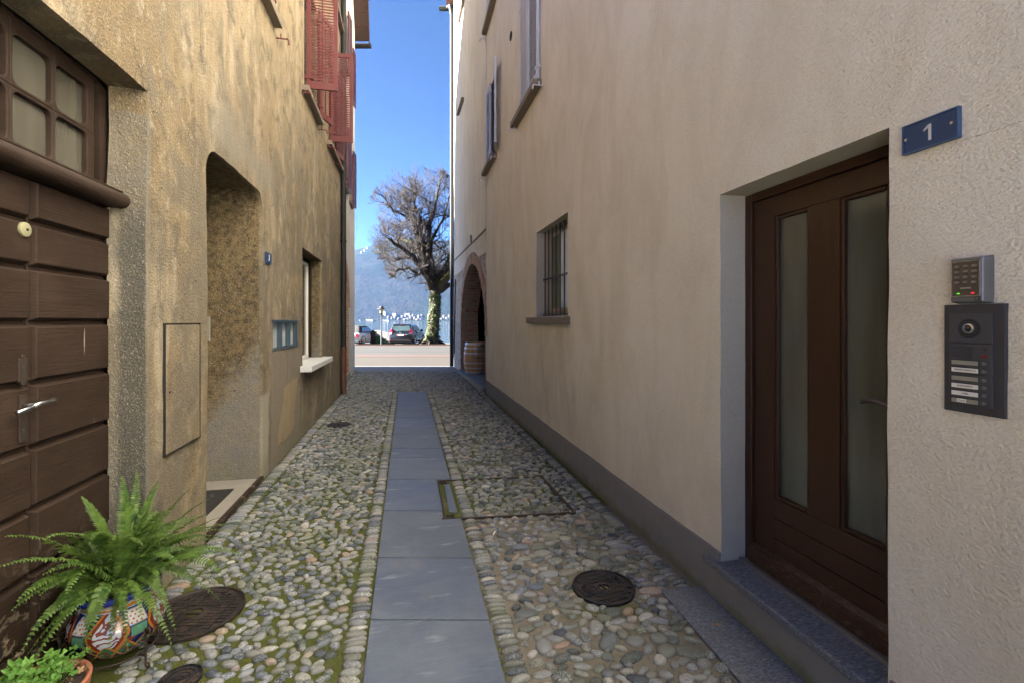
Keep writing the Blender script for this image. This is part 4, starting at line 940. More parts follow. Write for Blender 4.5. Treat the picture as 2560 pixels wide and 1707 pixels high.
# manhole covers
def cover(cx, cy, r, ang, mat, label, words=None, ring=False):
    E = empty('manhole_cover', (cx,cy,0), label=label, cat='manhole cover')
    mb = MB(); mb.lathe([(r,-.03),(r,.016),(r*.965,.016),(r*.955,.008),(r*.95,.008)], n=64); a = mb.build('rim', mat, E, smooth='a')
    mb = MB(); mb.lathe([(r*.945,-.02),(r*.945,.014),(r*.93,.015),(r*.92,.010),(.17*r,.010),(.16*r,.0)], n=64); Rm = Matrix.Rotation(ang, 4, 'Z')
    if ring:
        for q in (.75,.5): mb.lathe([(r*q,.010),(r*q,.016),(r*(q-.08),.016),(r*(q-.08),.010)], n=48)
        for i in range(12): t = i*pi/6; mb.M = Rm @ Matrix.Rotation(t,4,'Z'); mb.box((r*.78,-r*.05,.010),(r*.9,r*.05,.015))
    else:
        nb = 9; gw = 2*r/(nb*2+1)*1.75; mb.M = Rm
        k = int(r/gw)+1
        for i in range(-k, k+1):
            for j in range(-k, k+1):
                x, y = i*gw, j*gw*.62
                for jj in (j,): pass
        j = -r
        while j < r:
            i = -r
            while i < r:
                x0, y0, x1, y1 = i+gw*.06, j+gw*.05, i+gw*.94, j+gw*.50
                if all(math.hypot(a_, b_) < r*.915 for a_ in (x0,x1) for b_ in (y0,y1)) and min(math.hypot(a_, b_) for a_ in (x0,x1) for b_ in (y0,y1)) > r*.19:
                    if not (words and abs((y0+y1)/2) > r*.52 and abs((y0+y1)/2) < r*.74 and abs((x0+x1)/2) < r*.45): mb.box((x0,y0,.009),(x1,y1,.0145))
                i += gw
            j += gw*.56
        if words:
            for w, yy in zip(words, (r*.62,-r*.62)): mb.text(w, r*.2, Matrix.Translation((0,yy,.012)), .002)
        mb.M = None
    mb.M = None; mb.build('lid', mat, E)
    mb = MB(); mb.M = Rm; mb.lathe([(.165*r,.012),(.16*r,-.01),(0,-.012)], n=24); mb.box((-.155*r,-.03*r,.002),(.155*r,.03*r,.011)); mb.build('lifting_bar', M['rustiron'], E)
    return E
cover(*covers[0], radians(102), M['cast'], 'round dark cast iron cover with a grid pattern in front of the brown glazed door', ('TOKIO','SKYLUX'))
cover(*covers[1], radians(-10), M['castb'], 'large brownish cast iron cover beside the painted fern pot', ('NORINCO','TOKIO'))
cover(*covers[2], 0, M['cast'], 'small round black cover with rings near the terracotta pot', None, True)
cover(*covers[3], radians(20), M['cast'], 'far small dark cover in the cobbles near the white window sill', ('TOKIO','TOKIO'))
# litter
mb = MB(); mb.tube([(.62,3.42,.022),(.645,3.465,.024)], .0042, 8); o = mb.build('cigarette_butt', simple('cigarette_paper',(.7,.68,.62),.9)); tag(o, 'tiny white cigarette butt lying on the cobbles right of the slate path', 'cigarette butt')
mb = MB(); mb.add([(1.56,2.16,.018),(1.585,2.165,.023),(1.61,2.155,.019),(1.585,2.145,.018)],[(0,1,2,3)]); o = mb.build('dry_leaf', M['dryleaf'], solid=.001); tag(o, 'small dry yellow leaf on the speckled stone slab', 'leaf')
# ================================================================ signs, intercom, keypad
def onR(y, z, d=0):  # text matrix on the right wall, readable from the alley
    return Matrix(((0,0,-1,XR-d),(-1,0,0,y),(0,1,0,z),(0,0,0,1)))
def onL(y, z, d=0):
    return Matrix(((0,0,1,XL+d),(1,0,0,y),(0,1,0,z),(0,0,0,1)))
def onL_(y, z, d): return Matrix(((0,0,1,XL+d),(1,0,0,y),(0,1,0,z),(0,0,0,1)))
E = empty('house_number_plate', (XR,1.237,2.235), label='blue enamel plate with a cream number 1 beside the brown glazed door', cat='house number')
def P(mb, name, mat, E, **k): o = mb.build(name, mat, E, **k); return unparent_fix(o, E)
mb = MB(); mb.box((XR-.012,1.152,2.187),(XR+.004,1.322,2.284)); P(mb, 'plate', M['blueplate'], E, bevel=.0015)
mb = MB(); w = .004
for a, b in (((1.150,2.185),(1.154,2.286)),((1.320,2.185),(1.324,2.286)),((1.154,2.282),(1.320,2.286)),((1.154,2.185),(1.320,2.189))): mb.box((XR-.016,a[0],a[1]),(XR,b[0],b[1]))
P(mb, 'plate_edge', simple('worn_blue_edge', (.03,.07,.16), .5), E)
mb = MB(); mb.box((XR-.0145,1.231,2.208),(XR-.011,1.239,2.262)); mb.add([(XR-.0145,1.239,2.262),(XR-.0145,1.254,2.250),(XR-.0145,1.254,2.243),(XR-.0145,1.239,2.252),(XR-.011,1.239,2.262),(XR-.011,1.254,2.250),(XR-.011,1.254,2.243),(XR-.011,1.239,2.252)],[(0,1,2,3),(4,5,6,7),(0,1,5,4),(1,2,6,5),(2,3,7,6),(3,0,4,7)])
P(mb, 'number', M['cream2'], E)
for y, z in ((1.310,2.235),(1.168,2.238)):
    mb = MB(); mb.lathe([(.0045,-.018),(.0045,-.012)], (XR,y,z), 10, axis='x', cap=True); P(mb, 'screw', M['silver'], E)
E = empty('house_number_plate', (XL,5.33,2.25), label='small blue plate with number 2 on the stained ochre wall beside the doorway', cat='house number')
mb = MB(); mb.box((XL-.002,5.235,2.195),(XL+.016,5.425,2.305)); P(mb, 'plate', M['blueplate'], E, bevel=.002)
mb = MB(); mb.text('2', .085, Matrix(((0,0,1,XL+.018),(1,0,0,5.33),(0,1,0,2.25),(0,0,0,1))), .002); P(mb, 'number', M['cream2'], E)
# keypad
E = empty('keypad', (XR,1.118,1.66), label='grey door keypad with bronze face mounted above the intercom', cat='keypad')
mb = MB(); y0, y1, z0, z1 = 1.070, 1.160, 1.658, 1.795
mb.add([(XR+.002,y0-.004,z0-.004),(XR+.002,y1+.004,z0-.004),(XR+.002,y1+.004,z1+.004),(XR+.002,y0-.004,z1+.004),(XR-.032,y0+.004,z0),(XR-.032,y1,z0),(XR-.032,y1,z1),(XR-.032,y0+.004,z1)],[(4,5,6,7),(0,1,5,4),(1,2,6,5),(2,3,7,6),(3,0,4,7)])
P(mb, 'case', M['keyc'], E, bevel=.004, seg=3)
mb = MB(); mb.box((XR-.0335,1.082,1.678),(XR-.03,1.153,1.783)); P(mb, 'face', M['keyb'], E, bevel=.001)
mb = MB(); r = .0035
for a, b in (((1.079,1.675),(1.082,1.786)),((1.153,1.675),(1.156,1.786)),((1.082,1.783),(1.153,1.786)),((1.082,1.675),(1.153,1.678))): mb.box((XR-.036,a[0],a[1]),(XR-.03,b[0],b[1]))
P(mb, 'face_frame', M['silver'], E)
for j in range(4):
    for i in range(3):
        mb = MB(); n = 14; y, z = 1.140-i*.0225, 1.769-j*.0165
        mb.M = Matrix.Translation((XR-.0335,y,z)); mb.add([(0,.0078*cos(t*2*pi/n),.0042*sin(t*2*pi/n)) for t in range(n)]+[(-.004,.0062*cos(t*2*pi/n),.003*sin(t*2*pi/n)) for t in range(n)],[tuple(range(n,2*n))]+[(t,(t+1)%n,n+(t+1)%n,n+t) for t in range(n)])
        P(mb, 'key', M['silver'], E, smooth='a')
mb = MB(); mb.box((XR-.038,1.104,1.698),(XR-.033,1.130,1.703)); P(mb, 'key', M['silver'], E, bevel=.001)
mb = MB()
for j in range(4):
    for i in range(3): mb.text('123456789*0#'[j*3+i], .007, onR(1.140-i*.0225, 1.7615-j*.0165, .0338), .0003)
P(mb, 'key_numbers', M['ink'], E)
def emis(name, c, s):
    k = NM(name); k.b.inputs['Emission Color'].default_value = (*c, 1); k.b.inputs['Emission Strength'].default_value = s; k.col(tuple(x*.5 for x in c)); return k.done()
redb = simple('red_button', (.16,.004,.006), .4)
gl, rl = emis('green_led', (.15,.9,.05), .06), emis('red_led', (1,.03,.04), .08)
for y, m_ in ((1.137,gl),(1.098,rl)):
    mb = MB(); mb.box((XR-.0355,y-.0035,1.683),(XR-.033,y+.0035,1.687)); P(mb, 'indicator_light', m_, E)
mb = MB(); mb.lathe([(.007,-.0325),(.007,-.0335),(.005,-.0335)], (XR,1.088,1.667), 12, axis='x'); P(mb, 'emblem', M['ink'], E)
# intercom
E = empty('intercom_panel', (XR,1.11,1.31), label='tall anthracite video intercom with name tags and push buttons beside the door', cat='intercom')
mb = MB(); mb.box((XR-.014,1.031,1.312),(XR+.004,1.191,1.651)); P(mb, 'back_plate', M['anth'], E, bevel=.0015)
for a, b in ((1.531,1.625),(1.4365,1.5285),(1.339,1.434)):
    mb = MB(); mb.box((XR-.0185,1.059,a),(XR-.012,1.175,b)); P(mb, 'module', M['anth2'], E, bevel=.0012)
mb = MB(); mb.lathe([(.030,-.0195),(.028,-.0175),(.018,-.0175)], (XR,1.118,1.576), 30, axis='x'); mb.lathe([(.030,-.0175),(.0,-.0176)], (XR-.0012,1.118,1.576), 30, axis='x'); P(mb, 'camera_ring', M['black'], E, smooth='a')
mb = MB(); mb.lathe([(.0145,-.017),(.0145,-.024),(.0115,-.0255),(.0105,-.022)], (XR,1.118,1.576), 26, axis='x'); P(mb, 'camera_rim', M['silver'], E, smooth='a')
mb = MB(); mb.lathe([(.0108,-.021),(.006,-.0245),(0,-.0255)], (XR,1.118,1.576), 22, axis='x'); P(mb, 'camera_lens', NM('lens',.05,0,.8).col((.005,.005,.008)).done(), E, smooth='a')
mb = MB()
for i in range(9):
    for j in range(6): mb.lathe([(.0021,-.0185),(.0016,-.0205),(0,-.021)], (XR,1.1655-i*.0068,1.518-j*.0063), 7, axis='x')
P(mb, 'speaker_grille', M['anth'], E)
for i, (z, t) in enumerate(((1.513,0),(1.492,1),(1.4705,0),(1.447,0),(1.4205,0),(1.397,0),(1.3735,0),(1.350,0))):
    mb = MB(); n = 16; mb.M = Matrix.Translation((XR-.0185,1.079,z)); mb.add([(0,.0066*cos(t_*2*pi/n),.0058*sin(t_*2*pi/n)) for t_ in range(n)]+[(-.003,.0054*cos(t_*2*pi/n),.0046*sin(t_*2*pi/n)) for t_ in range(n)],[tuple(range(n,2*n))]+[(q,(q+1)%n,n+(q+1)%n,n+q) for q in range(n)])
    P(mb, 'push_button', redb if t else (M['anth'] if i == 0 else M['keyc']), E, smooth='a')
names = ((1.470,'',0),(1.447,'APPARTAMENTO 5',1),(1.4205,'',0),(1.397,'KHARLAMOV',1),(1.3735,'LUISA',1),(1.350,'Conti',2))
for z, t, kd in names:
    mb = MB(); mb.box((XR-.0195,1.092,z-.0088),(XR-.018,1.168,z+.0088)); f_ = P(mb, 'tag_recess', M['black'], E)
    mb = MB(); mb.box((XR-.0202,1.0935,z-.007),(XR-.0193,1.1655,z+.0065)); P(mb, 'name_tag', M['label'] if kd == 1 else M['labeldim'], E)
    if kd == 2: mb = MB(); mb.box((XR-.0207,1.125,z-.005),(XR-.0201,1.150,z+.006)); P(mb, 'sticker', M['label'], E)
    if t: mb = MB(); mb.text(t, .0082 if kd == 1 else .009, onR(1.128 if kd == 1 else 1.1375, z, .0209), .0002, sx=.85 if kd == 1 else 1); P(mb, 'name_lettering', M['ink'], E)
# doormat
E = empty('doormat', (XL-.45,4.35,.026), label='black doormat with grey scroll ornament inside the plaster doorway', cat='doormat')
mb = MB(); mb.box((XL-.85,3.9,.026),(XL-.16,4.86,.036)); P(mb, 'mat', M['black'], E, bevel=.004)
mb = MB(); mb.lathe([(.22,.036),(.215,.040),(.20,.040),(.195,.037),(0,.0375)], (XL-.5,4.38,0), 36)
mb.tube([(XL-.27+.05*t*cos(t*5)*.9, 4.70+.05*t*sin(t*5)*.9, .038) for t in [i/16 for i in range(1,17)]], .006, 5); P(mb, 'ornament', simple('grey_mat_ornament', (.06,.06,.06), .9, 0, .3, 80), E)
# ================================================================ painted pot on iron stand, with fern
pcx, pcy = -1.345, 2.60
E = empty('painted_pot', (pcx,pcy,.05), label='round hand painted pot in blue, orange and white holding the fern', cat='plant pot')
def potmat():
    k = NM('painted_glazed_ceramic', .16, spec=.6); k.b.inputs['Coat Weight'].default_value = .3
    X, Y, Z = k.xyz(); ang = k.m('ARCTAN2', X, Y); u = k.m('MULTIPLY', ang, 5/(2*pi)); fu = k.m('SUBTRACT', k.m('FRACT', k.m('ADD', u, 10.2)), .5)   # 7 repeats
    uu = k.m('ABSOLUTE', fu); z = k.m('MULTIPLY', Z, 1/.27)
    navy, orange, red, white, green = (.003,.006,.040), (.30,.11,.012), (.11,.02,.010), (.36,.37,.37), (.025,.085,.05)
    c = k.mix(k.noise(30), navy, (.01,.02,.11))
    # leaf flecks on the blue ground
    v = k.vor(26); vm = k.vor(26, out=1); sp = k.n('ShaderNodeSeparateColor'); k.lk(vm, sp.inputs[0])
    c = k.mix(k.m('MULTIPLY', k.ramp(v, [(.24,1),(.30,0)]), k.step(sp.outputs[0], .45,.5)), c, k.mix(sp.outputs[1], green, (.20,.32,.22)))
    # medallion: pointed oval with orange rim, red band, white scrolls
    zz = k.m('ABSOLUTE', k.m('SUBTRACT', z, .56)); d = k.m('ADD', k.m('MULTIPLY', uu, 2.5), k.m('MULTIPLY', k.m('POWER', zz, 1.5), 3.6))
    c = k.mix(k.step(d, .90,.86), c, orange); c = k.mix(k.step(d, .78,.74), c, red)
    sw = k.n('ShaderNodeTexWave', wave_type='RINGS', rings_direction='SPHERICAL'); sw.inputs['Scale'].default_value = 18; sw.inputs['Distortion'].default_value = 14; sw.inputs['Detail'].default_value = 2; k.t.links.new(k.co(), sw.inputs[0])
    c = k.mix(k.m('MULTIPLY', k.step(d, .60,.55), k.ramp(sw.outputs[1], [(.35,.05),(.5,1)])), c, k.mix(k.noise(40), white, (.20,.28,.42)))
    # cross hatched lattice between medallions, high up
    lat = k.m('MULTIPLY', k.step(uu, .33,.36), k.m('MULTIPLY', k.step(z, .60,.64), k.step(z, .84,.81)))
    dots = k.ramp(k.vor(75, rnd=.1), [(.28,1),(.38,0)]); c = k.mix(lat, c, k.mix(dots, white, (.25,.04,.02)))
    ar = k.m('ABSOLUTE', k.m('SUBTRACT', z, k.m('ADD', .50, k.m('MULTIPLY', k.m('SUBTRACT', .5, uu), -.6)))); am = k.m('MULTIPLY', k.step(uu,.28,.30), k.step(ar, .055,.045)); c = k.mix(am, c, red)
    fan = k.m('MULTIPLY', k.step(uu, .36,.38), k.m('MULTIPLY', k.step(z,.42,.44), k.step(z,.60,.58))); c = k.mix(fan, c, k.mix(k.noise(70,(1,1,.2)), green, (.10,.25,.16)))
    # lower band of green and orange petals
    lz = k.m('ABSOLUTE', k.m('SUBTRACT', z, .24)); pet = k.m('ADD', k.m('MULTIPLY', k.m('ABSOLUTE', k.m('SUBTRACT', k.m('FRACT', k.m('ADD', k.m('MULTIPLY', u, 3), .5)), .5)), 1.6), k.m('MULTIPLY', lz, 5))
    low = k.step(z, .40,.37); c = k.mix(k.m('MULTIPLY', low, k.step(pet,.95,.9)), c, orange); c = k.mix(k.m('MULTIPLY', low, k.step(pet,.75,.7)), c, green); c = k.mix(k.m('MULTIPLY', low, k.step(pet,.3,.25)), c, red)
    c = k.mix(k.m('MULTIPLY', k.step(z,.13,.12), .9), c, (.22,.10,.03))
    # neck: white with orange scallops, blue rim
    c = k.mix(k.step(z, .865,.87), c, (.36,.345,.29)); sc = k.m('MULTIPLY', k.step(z,.862,.868), k.step(k.m('ADD', z, k.m('MULTIPLY', k.m('ABSOLUTE', k.m('SUBTRACT', k.m('FRACT', k.m('MULTIPLY', u, 3)), .5)), .10)), .945,.935))
    c = k.mix(sc, c, orange); c = k.mix(k.m('MULTIPLY', k.step(z,.850,.856), k.step(z,.872,.866)), c, (.25,.35,.55))
    c = k.mix(k.step(z, .995,1.0), c, (.008,.02,.16)); k.col(c); k.bump(k.noise(60), .0008, .5); return k.done()
mb = MB(); mb.lathe([(0,.0),(.085,.0),(.12,.015),(.158,.05),(.183,.10),(.190,.135),(.183,.17),(.160,.205),(.140,.225),(.137,.245),(.143,.262),(.160,.270),(.168,.283),(.165,.298),(.152,.302),(.138,.295),(.132,.27)], n=64)
pot = mb.build('body', potmat(), E, smooth='a', angle=60); pot.location = (0,0,0)
mb = MB(); mb.lathe([(.135,.27),(.08,.278),(0,.282)], n=24); mb.build('soil', M['soil'], E)
E = empty('plant_stand', (pcx,pcy,0), label='thin wrought iron plant stand with curled feet under the painted pot', cat='plant stand')
mb = MB(); n = 40; mb.tube([(.15*cos(i*2*pi/n),.15*sin(i*2*pi/n),.048) for i in range(n+1)], .005, 6, cap=False); mb.build('ring', M['rustiron'], E, smooth=True)
for a in (-35, 85, 205):
    t = radians(a); mb = MB(); c_, s_ = cos(t), sin(t)
    pr = [(.205,.175),(.222,.19),(.236,.18),(.232,.165),(.212,.17),(.205,.15),(.205,.05),(.205,.012),(.216,.003),(.23,.008),(.232,.022),(.222,.028)]
    mb.tube([(r*c_, r*s_, z+.004) for r, z in pr], .0055, 6); mb.tube([(.15*c_,.15*s_,.048),(.205*c_,.205*s_,.06)], .005, 6); mb.build('leg', M['rustiron'], E, smooth=True)
# fern fronds
F0 = Vector((pcx, pcy, .33))
FE = empty('potted_fern', tuple(F0), label='large green sword fern with arching fronds growing in the painted pot', cat='fern')
def frond(base, tip, lift, width, npin, sag=0, curl=0):
    b = Vector(base); t = Vector(tip); mid = b.lerp(t, .45)+Vector((0,0,lift)); pts = []
    side0 = (t-b).cross(Vector((0,0,1))); side0 = side0.normalized() if side0.length > 1e-3 else Vector((1,0,0))
    ph = random.uniform(0, 6.28)
    for i in range(npin+1):
        s = i/npin; p = b*(1-s)**2+mid*2*s*(1-s)+t*s*s; p = p+side0*(.012*sin(ph+s*4)*s)+Vector((0,0,-curl*s**4)); pts.append(p)
    mb = MB(); mb.tube([tuple(p) for p in pts[::3]+[pts[-1]]], [.0022*(1-.7*i/(len(pts[::3]))) for i in range(len(pts[::3])+1)], 4)
    roll = random.uniform(-.5,.5)
    for i in range(4, npin+1):
        s = i/npin; p = pts[i]; tan = (pts[min(i+1,npin)]-pts[i-1]).normalized(); sd = tan.cross(Vector((0,0,1)))
        if sd.length < .05: sd = side0
        sd.normalize(); up = sd.cross(tan).normalized(); r_ = Matrix.Rotation(roll+.25*sin(s*5+ph), 3, tan); sd = r_ @ sd; up = r_ @ up
        L = width*(min(1, (s-.02)*6)*(1-max(0,(s-.45)/.58)**1.7))*random.uniform(.88,1.08)+.003; pw = .0125*(L/width)**.5*(width/.028)**.4
        for sg in (1,-1):
            d = (sd*sg+tan*.28).normalized(); dz = random.uniform(-.2,.12); cu = up*(-.16*L)
            a = p-tan*pw*.42; c = p+tan*pw*.42; m1 = p+d*L*.55+up*(L*(dz+.06)); e = p+d*L+cu*1.4+up*L*dz+tan*pw*.2
            m1a = m1-tan*pw*.5; m1b = m1+tan*pw*.42
            mb.add([tuple(q) for q in (a, c, m1b, m1a, e)], [(0,1,2,3),(3,2,4)])
    return unparent_fix(mb.build('frond', M['fern'], FE), FE)
random.seed(11)
main = [((-1.52,2.20,.80),.12,.030),((-1.50,2.16,.70),.13,.030),((-.98,2.62,.67),.05,.026),((-.96,2.74,.60),.06,.026),((-1.38,2.70,.86),.05,.030),((-1.50,2.62,.80),.08,.026),((-1.27,2.78,.80),.05,.026),
        ((-1.36,2.33,.13),.32,.030),((-.93,2.66,.20),.28,.026),((-1.06,2.46,.20),.26,.027),((-1.20,2.36,.20),.25,.026),((-1.48,2.32,.50),.15,.027),((-.86,2.80,.36),.18,.024),((-.90,2.88,.50),.14,.024),((-1.12,2.80,.74),.06,.026),((-1.05,2.86,.66),.08,.024),((-1.42,2.9,.82),.05,.024),((-1.2,2.55,.75),.03,.027)]
for tp_, lf, w in main: frond(F0+Vector((random.uniform(-.05,.05),random.uniform(-.05,.05),0)), tp_, lf, w*1.3, 42, curl=.03)
for i in range(66):
    a = random.uniform(0, 2*pi); R0 = random.uniform(.26,.50); z = F0.z+random.choice((random.uniform(.12,.38),random.uniform(-.16,.15)))
    if z > F0.z+.25: R0 *= .62
    x, y = F0.x+R0*cos(a), F0.y+R0*sin(a)*.9
    x = max(x, XL-.125 if y < 2.95 else XL+.03)
    if y > 2.92 and x < XL+.05: x = XL+.06
    frond(F0+Vector((random.uniform(-.07,.07),random.uniform(-.07,.07),-.01)), (x,y,z), random.uniform(.08,.2), random.uniform(.027,.038), random.randint(28,38), curl=.04)
# grey feathery succulent hanging at the rim
SE = empty('grey_succulent', (pcx-.12,pcy-.10,.33), label='small grey green feathery succulent spilling over the pot rim', cat='plant'); 
mb = MB()
for k in range(5):
    b = Vector((pcx-.10+.02*k, pcy-.12+.01*k, .325)); t = b+Vector((-.06+.025*k, -.075+random.uniform(-.02,.02), .01-.012*k))
    for i in range(60):
        s = random.random(); p = b.lerp(t, s)+Vector((0,0,.02*sin(s*3))); d = Vector((random.gauss(0,1),random.gauss(0,1),random.gauss(0,1))).normalized()*.017; q = d.cross(Vector((0,1,.3))).normalized()*.0013
        mb.add([tuple(p-q), tuple(p+q), tuple(p+d+(t-b).normalized()*.008)], [(0,1,2)])
unparent_fix(mb.build('stems', M['succ'], SE), SE)
# terracotta pot with geranium
tcx, tcy = -1.43, 2.22
E = empty('terracotta_pot', (tcx,tcy,0), label='plain terracotta pot with leafy green plants in the bottom left corner', cat='plant pot')
mb = MB(); mb.lathe([(0,.0),(.105,0),(.145,.11),(.162,.115),(.167,.150),(.159,.155),(.150,.150),(.143,.12)], n=40); mb.build('body', M['terra'], E, smooth='a', angle=50)
mb = MB(); mb.lathe([(.148,.128),(.07,.134),(0,.130)], n=20); mb.build('soil', M['soil'], E)
def lobed(mb, c, n, r, up=Vector((0,0,1))):
    n = n.normalized(); u = n.orthogonal().normalized(); v = n.cross(u); a0 = random.uniform(0, 6.28); K = 30; pts = []
    for k in range(K):
        t = k/K*2*pi*.88; rr = r*(.55+.45*abs(cos(t*2.6)))*(1+.12*cos(t*9)); pts.append(tuple(c+(u*cos(t+a0)+v*sin(t+a0))*rr+n*(.18*rr*cos(t*5))))
    o = [tuple(c)]+pts; mb.add(o, [(0,i,i+1) for i in range(1,K)])
for nm, cx, cy, lb, cnt in (('geranium',-1.49,2.20,'bright green lobed leaf plant at the left of the terracotta pot',58),('geranium',-1.385,2.235,'bright green lobed leaf plant at the right of the terracotta pot',44)):
    G_ = empty(nm, (cx,cy,.1), label=lb, cat='plant'); mb = MB(); st = MB()
    for i in range(cnt):
        a = random.uniform(0,6.28); r = random.uniform(0,.085); h_ = .17+random.uniform(0,.11)*(1-r*5); c = Vector((cx+r*cos(a), cy+r*sin(a), h_)); lobed(mb, c, Vector((random.gauss(0,.45),random.gauss(-.3,.45),1)), random.uniform(.018,.030)); st.tube([(cx+r*.2*cos(a),cy+r*.2*sin(a),.13), tuple(c)], .0014, 4)
    unparent_fix(mb.build('leaves', M['gera'], G_), G_); unparent_fix(st.build('stems', M['fern'], G_), G_)
G_ = empty('dry_geranium', (-1.30,2.27,.1), label='withered brown leaves between the terracotta pot and the painted pot', cat='plant'); mb = MB(); mb2 = MB()
for i in range(11): c = Vector((-1.315+random.uniform(-.03,.03), 2.28+random.uniform(-.03,.03), .11+.014*i)); lobed(mb if i < 8 else mb2, c, Vector((random.gauss(0,1),random.gauss(0,1),.8)), random.uniform(.012,.02))
unparent_fix(mb.build('withered_leaves', M['dryleaf'], G_), G_); unparent_fix(mb2.build('green_leaves', M['gera'], G_), G_)
# ================================================================ wine barrel and palm in the arch
bcx, bcy = 1.955, 13.65
E = empty('wine_barrel', (bcx,bcy,.095), label='oak wine barrel with galvanised hoops standing in the brick arch', cat='barrel')
def oak():
    k = NM('oak_staves', .6, spec=.3); X, Y, Z = k.xyz(); a = k.m('MULTIPLY', k.m('ARCTAN2', X, Y), 26/(2*pi)); fl_ = k.m('FLOOR', a); wn = k.n('ShaderNodeTexWhiteNoise', noise_dimensions='1D'); k.lk(fl_, wn.inputs[1])
    g = k.noise(16, (4,4,.4), 5); c = k.mix(wn.outputs[0], (.40,.24,.13), (.52,.33,.18)); c = k.mix(k.ramp(g,[(.45,0),(.75,.5)]), c, (.17,.10,.055)); e = k.m('ABSOLUTE', k.m('SUBTRACT', k.m('FRACT', a), .5)); c = k.mix(k.step(e,.475,.49), c, (.09,.05,.03)); k.col(c); k.bump(g,.002); return k.done()
HOOP = simple('galvanised_hoop', (.50,.54,.58), .35, .7, .2, 20)
Hb, r0_, r1_ = .88, .285, .345
def br(z): return r0_+(r1_-r0_)*(1-((z-Hb/2)/(Hb/2))**2)
mb = MB(); mb.lathe([(0,.03),(r0_-.03,.03),(r0_-.03,0)]+[(br(Hb*i/16),Hb*i/16) for i in range(17)]+[(r0_-.028,Hb),(r0_-.03,Hb-.03),(0,Hb-.03)], n=52); mb.build('staves', oak(), E, smooth='a', angle=50)
for z0, z1 in ((.003,.065),(.145,.18),(.285,.32),(.56,.597),(.705,.74),(.82,.877)):
    mb = MB(); mb.lathe([(br(z0)+.001,z0),(br(z0)+.0045,z0),(br(z1)+.0045,z1),(br(z1)+.001,z1)], n=52); mb.build('hoop', HOOP, E, smooth='a')
mb = MB(); txt = 'VINATTIERI'; da = .062; mid_a = radians(-90+9)
for i, ch in enumerate(txt):
    t = mid_a+(i-4.5)*da*(1.0)
    R0 = br(.46)+.003; Mx = Matrix.Rotation(t, 4, 'Z') @ Matrix(((0,0,1,R0),(1,0,0,0),(0,1,0,.455),(0,0,0,1)))
    mb.text(ch, .068, Mx, .0015, sx=.9 if ch != 'I' else 1)
mb.build('lettering', M['ink'], E)
G_ = empty('palm_plant', (2.55,12.6,.1), label='dark green spiky leaved plant in the shadow behind the wine barrel', cat='plant'); mb = MB()
for i in range(46):
    a = random.uniform(0,6.28); L = random.uniform(.5,.95); el = random.uniform(.6,1.35); b = Vector((2.5,12.75,.5+random.uniform(0,.35))); d = Vector((cos(a)*cos(el),sin(a)*cos(el),sin(el))); sdv = d.cross(Vector((0,0,1))).normalized()*.022
    p = [b+d*L*s+Vector((0,0,-.45*L*s*s*cos(el))) for s in (0,.35,.7,1)]
    mb.add([tuple(p[0]-sdv*.5),tuple(p[0]+sdv*.5),tuple(p[1]+sdv),tuple(p[1]-sdv),tuple(p[2]+sdv*.7),tuple(p[2]-sdv*.7),tuple(p[3])],[(0,1,2,3),(3,2,4,5),(5,4,6)])
unparent_fix(mb.build('leaves', M['palm'], G_), G_); mb = MB(); mb.lathe([(0,0),(.14,0),(.18,.32),(.165,.32),(.15,.28),(0,.28)], (2.5,12.75,.095), 20); mb.tube([(2.5,12.75,.3),(2.5,12.75,.9)], .03, 8); unparent_fix(mb.build('planter', M['terra'], G_), G_)
# small weeds at the foot of the left corner house
for q, (s_, lb) in enumerate(((2.9,'little green weed at the foot of the left corner house, nearer one'),(4.4,'little green weed at the foot of the left corner house, farther one'))):
    x, y, _ = fl(s_, .05); mb = MB()
    for i in range(26): a = random.uniform(0,6.28); L = random.uniform(.04,.1); w = .012; d = Vector((cos(a)*.6,sin(a)*.6,.8))*L; e = Vector((-sin(a),cos(a),0))*w; b = Vector((x,y,.0)); mb.add([tuple(b),tuple(b+d*.6+e),tuple(b+d),tuple(b+d*.6-e)],[(0,1,2,3)])
    o = mb.build('weed', M['gera']); tag(o, lb, 'weed')
# ================================================================ tree with ivy
TD = 33.0; random.seed(5)
T0 = Vector(FR(px(992,TD), TD, -.05))
TE = empty('plane_tree', tuple(T0), label='big bare pollarded tree with ivy covered trunk on the lakeside beyond the road', cat='tree')
def tp(u, v, dd=0): return Vector(FR(px(u,TD+dd), TD+dd, pz(v,TD+dd)))
tr = MB(); tr.tube([tp(991,792),tp(991,786),tp(993,770),tp(996,740),tp(999,705),tp(1000,678),tp(1000,662)], [.78,.60,.46,.40,.37,.38,.40], 18)
for a in range(9):
    t = a*2*pi/9+.3; b = tp(991,786); e = b+Vector((cos(t)*1.05,sin(t)*1.05,-.16)); tr.tube([tuple(b+Vector((cos(t)*.3,sin(t)*.3,.25))), tuple(b+Vector((cos(t)*.65,sin(t)*.65,.03))), tuple(e)], [.16,.11,.04], 7)
TR = unparent_fix(tr.build('trunk', M['bark'], TE, smooth=True), TE)
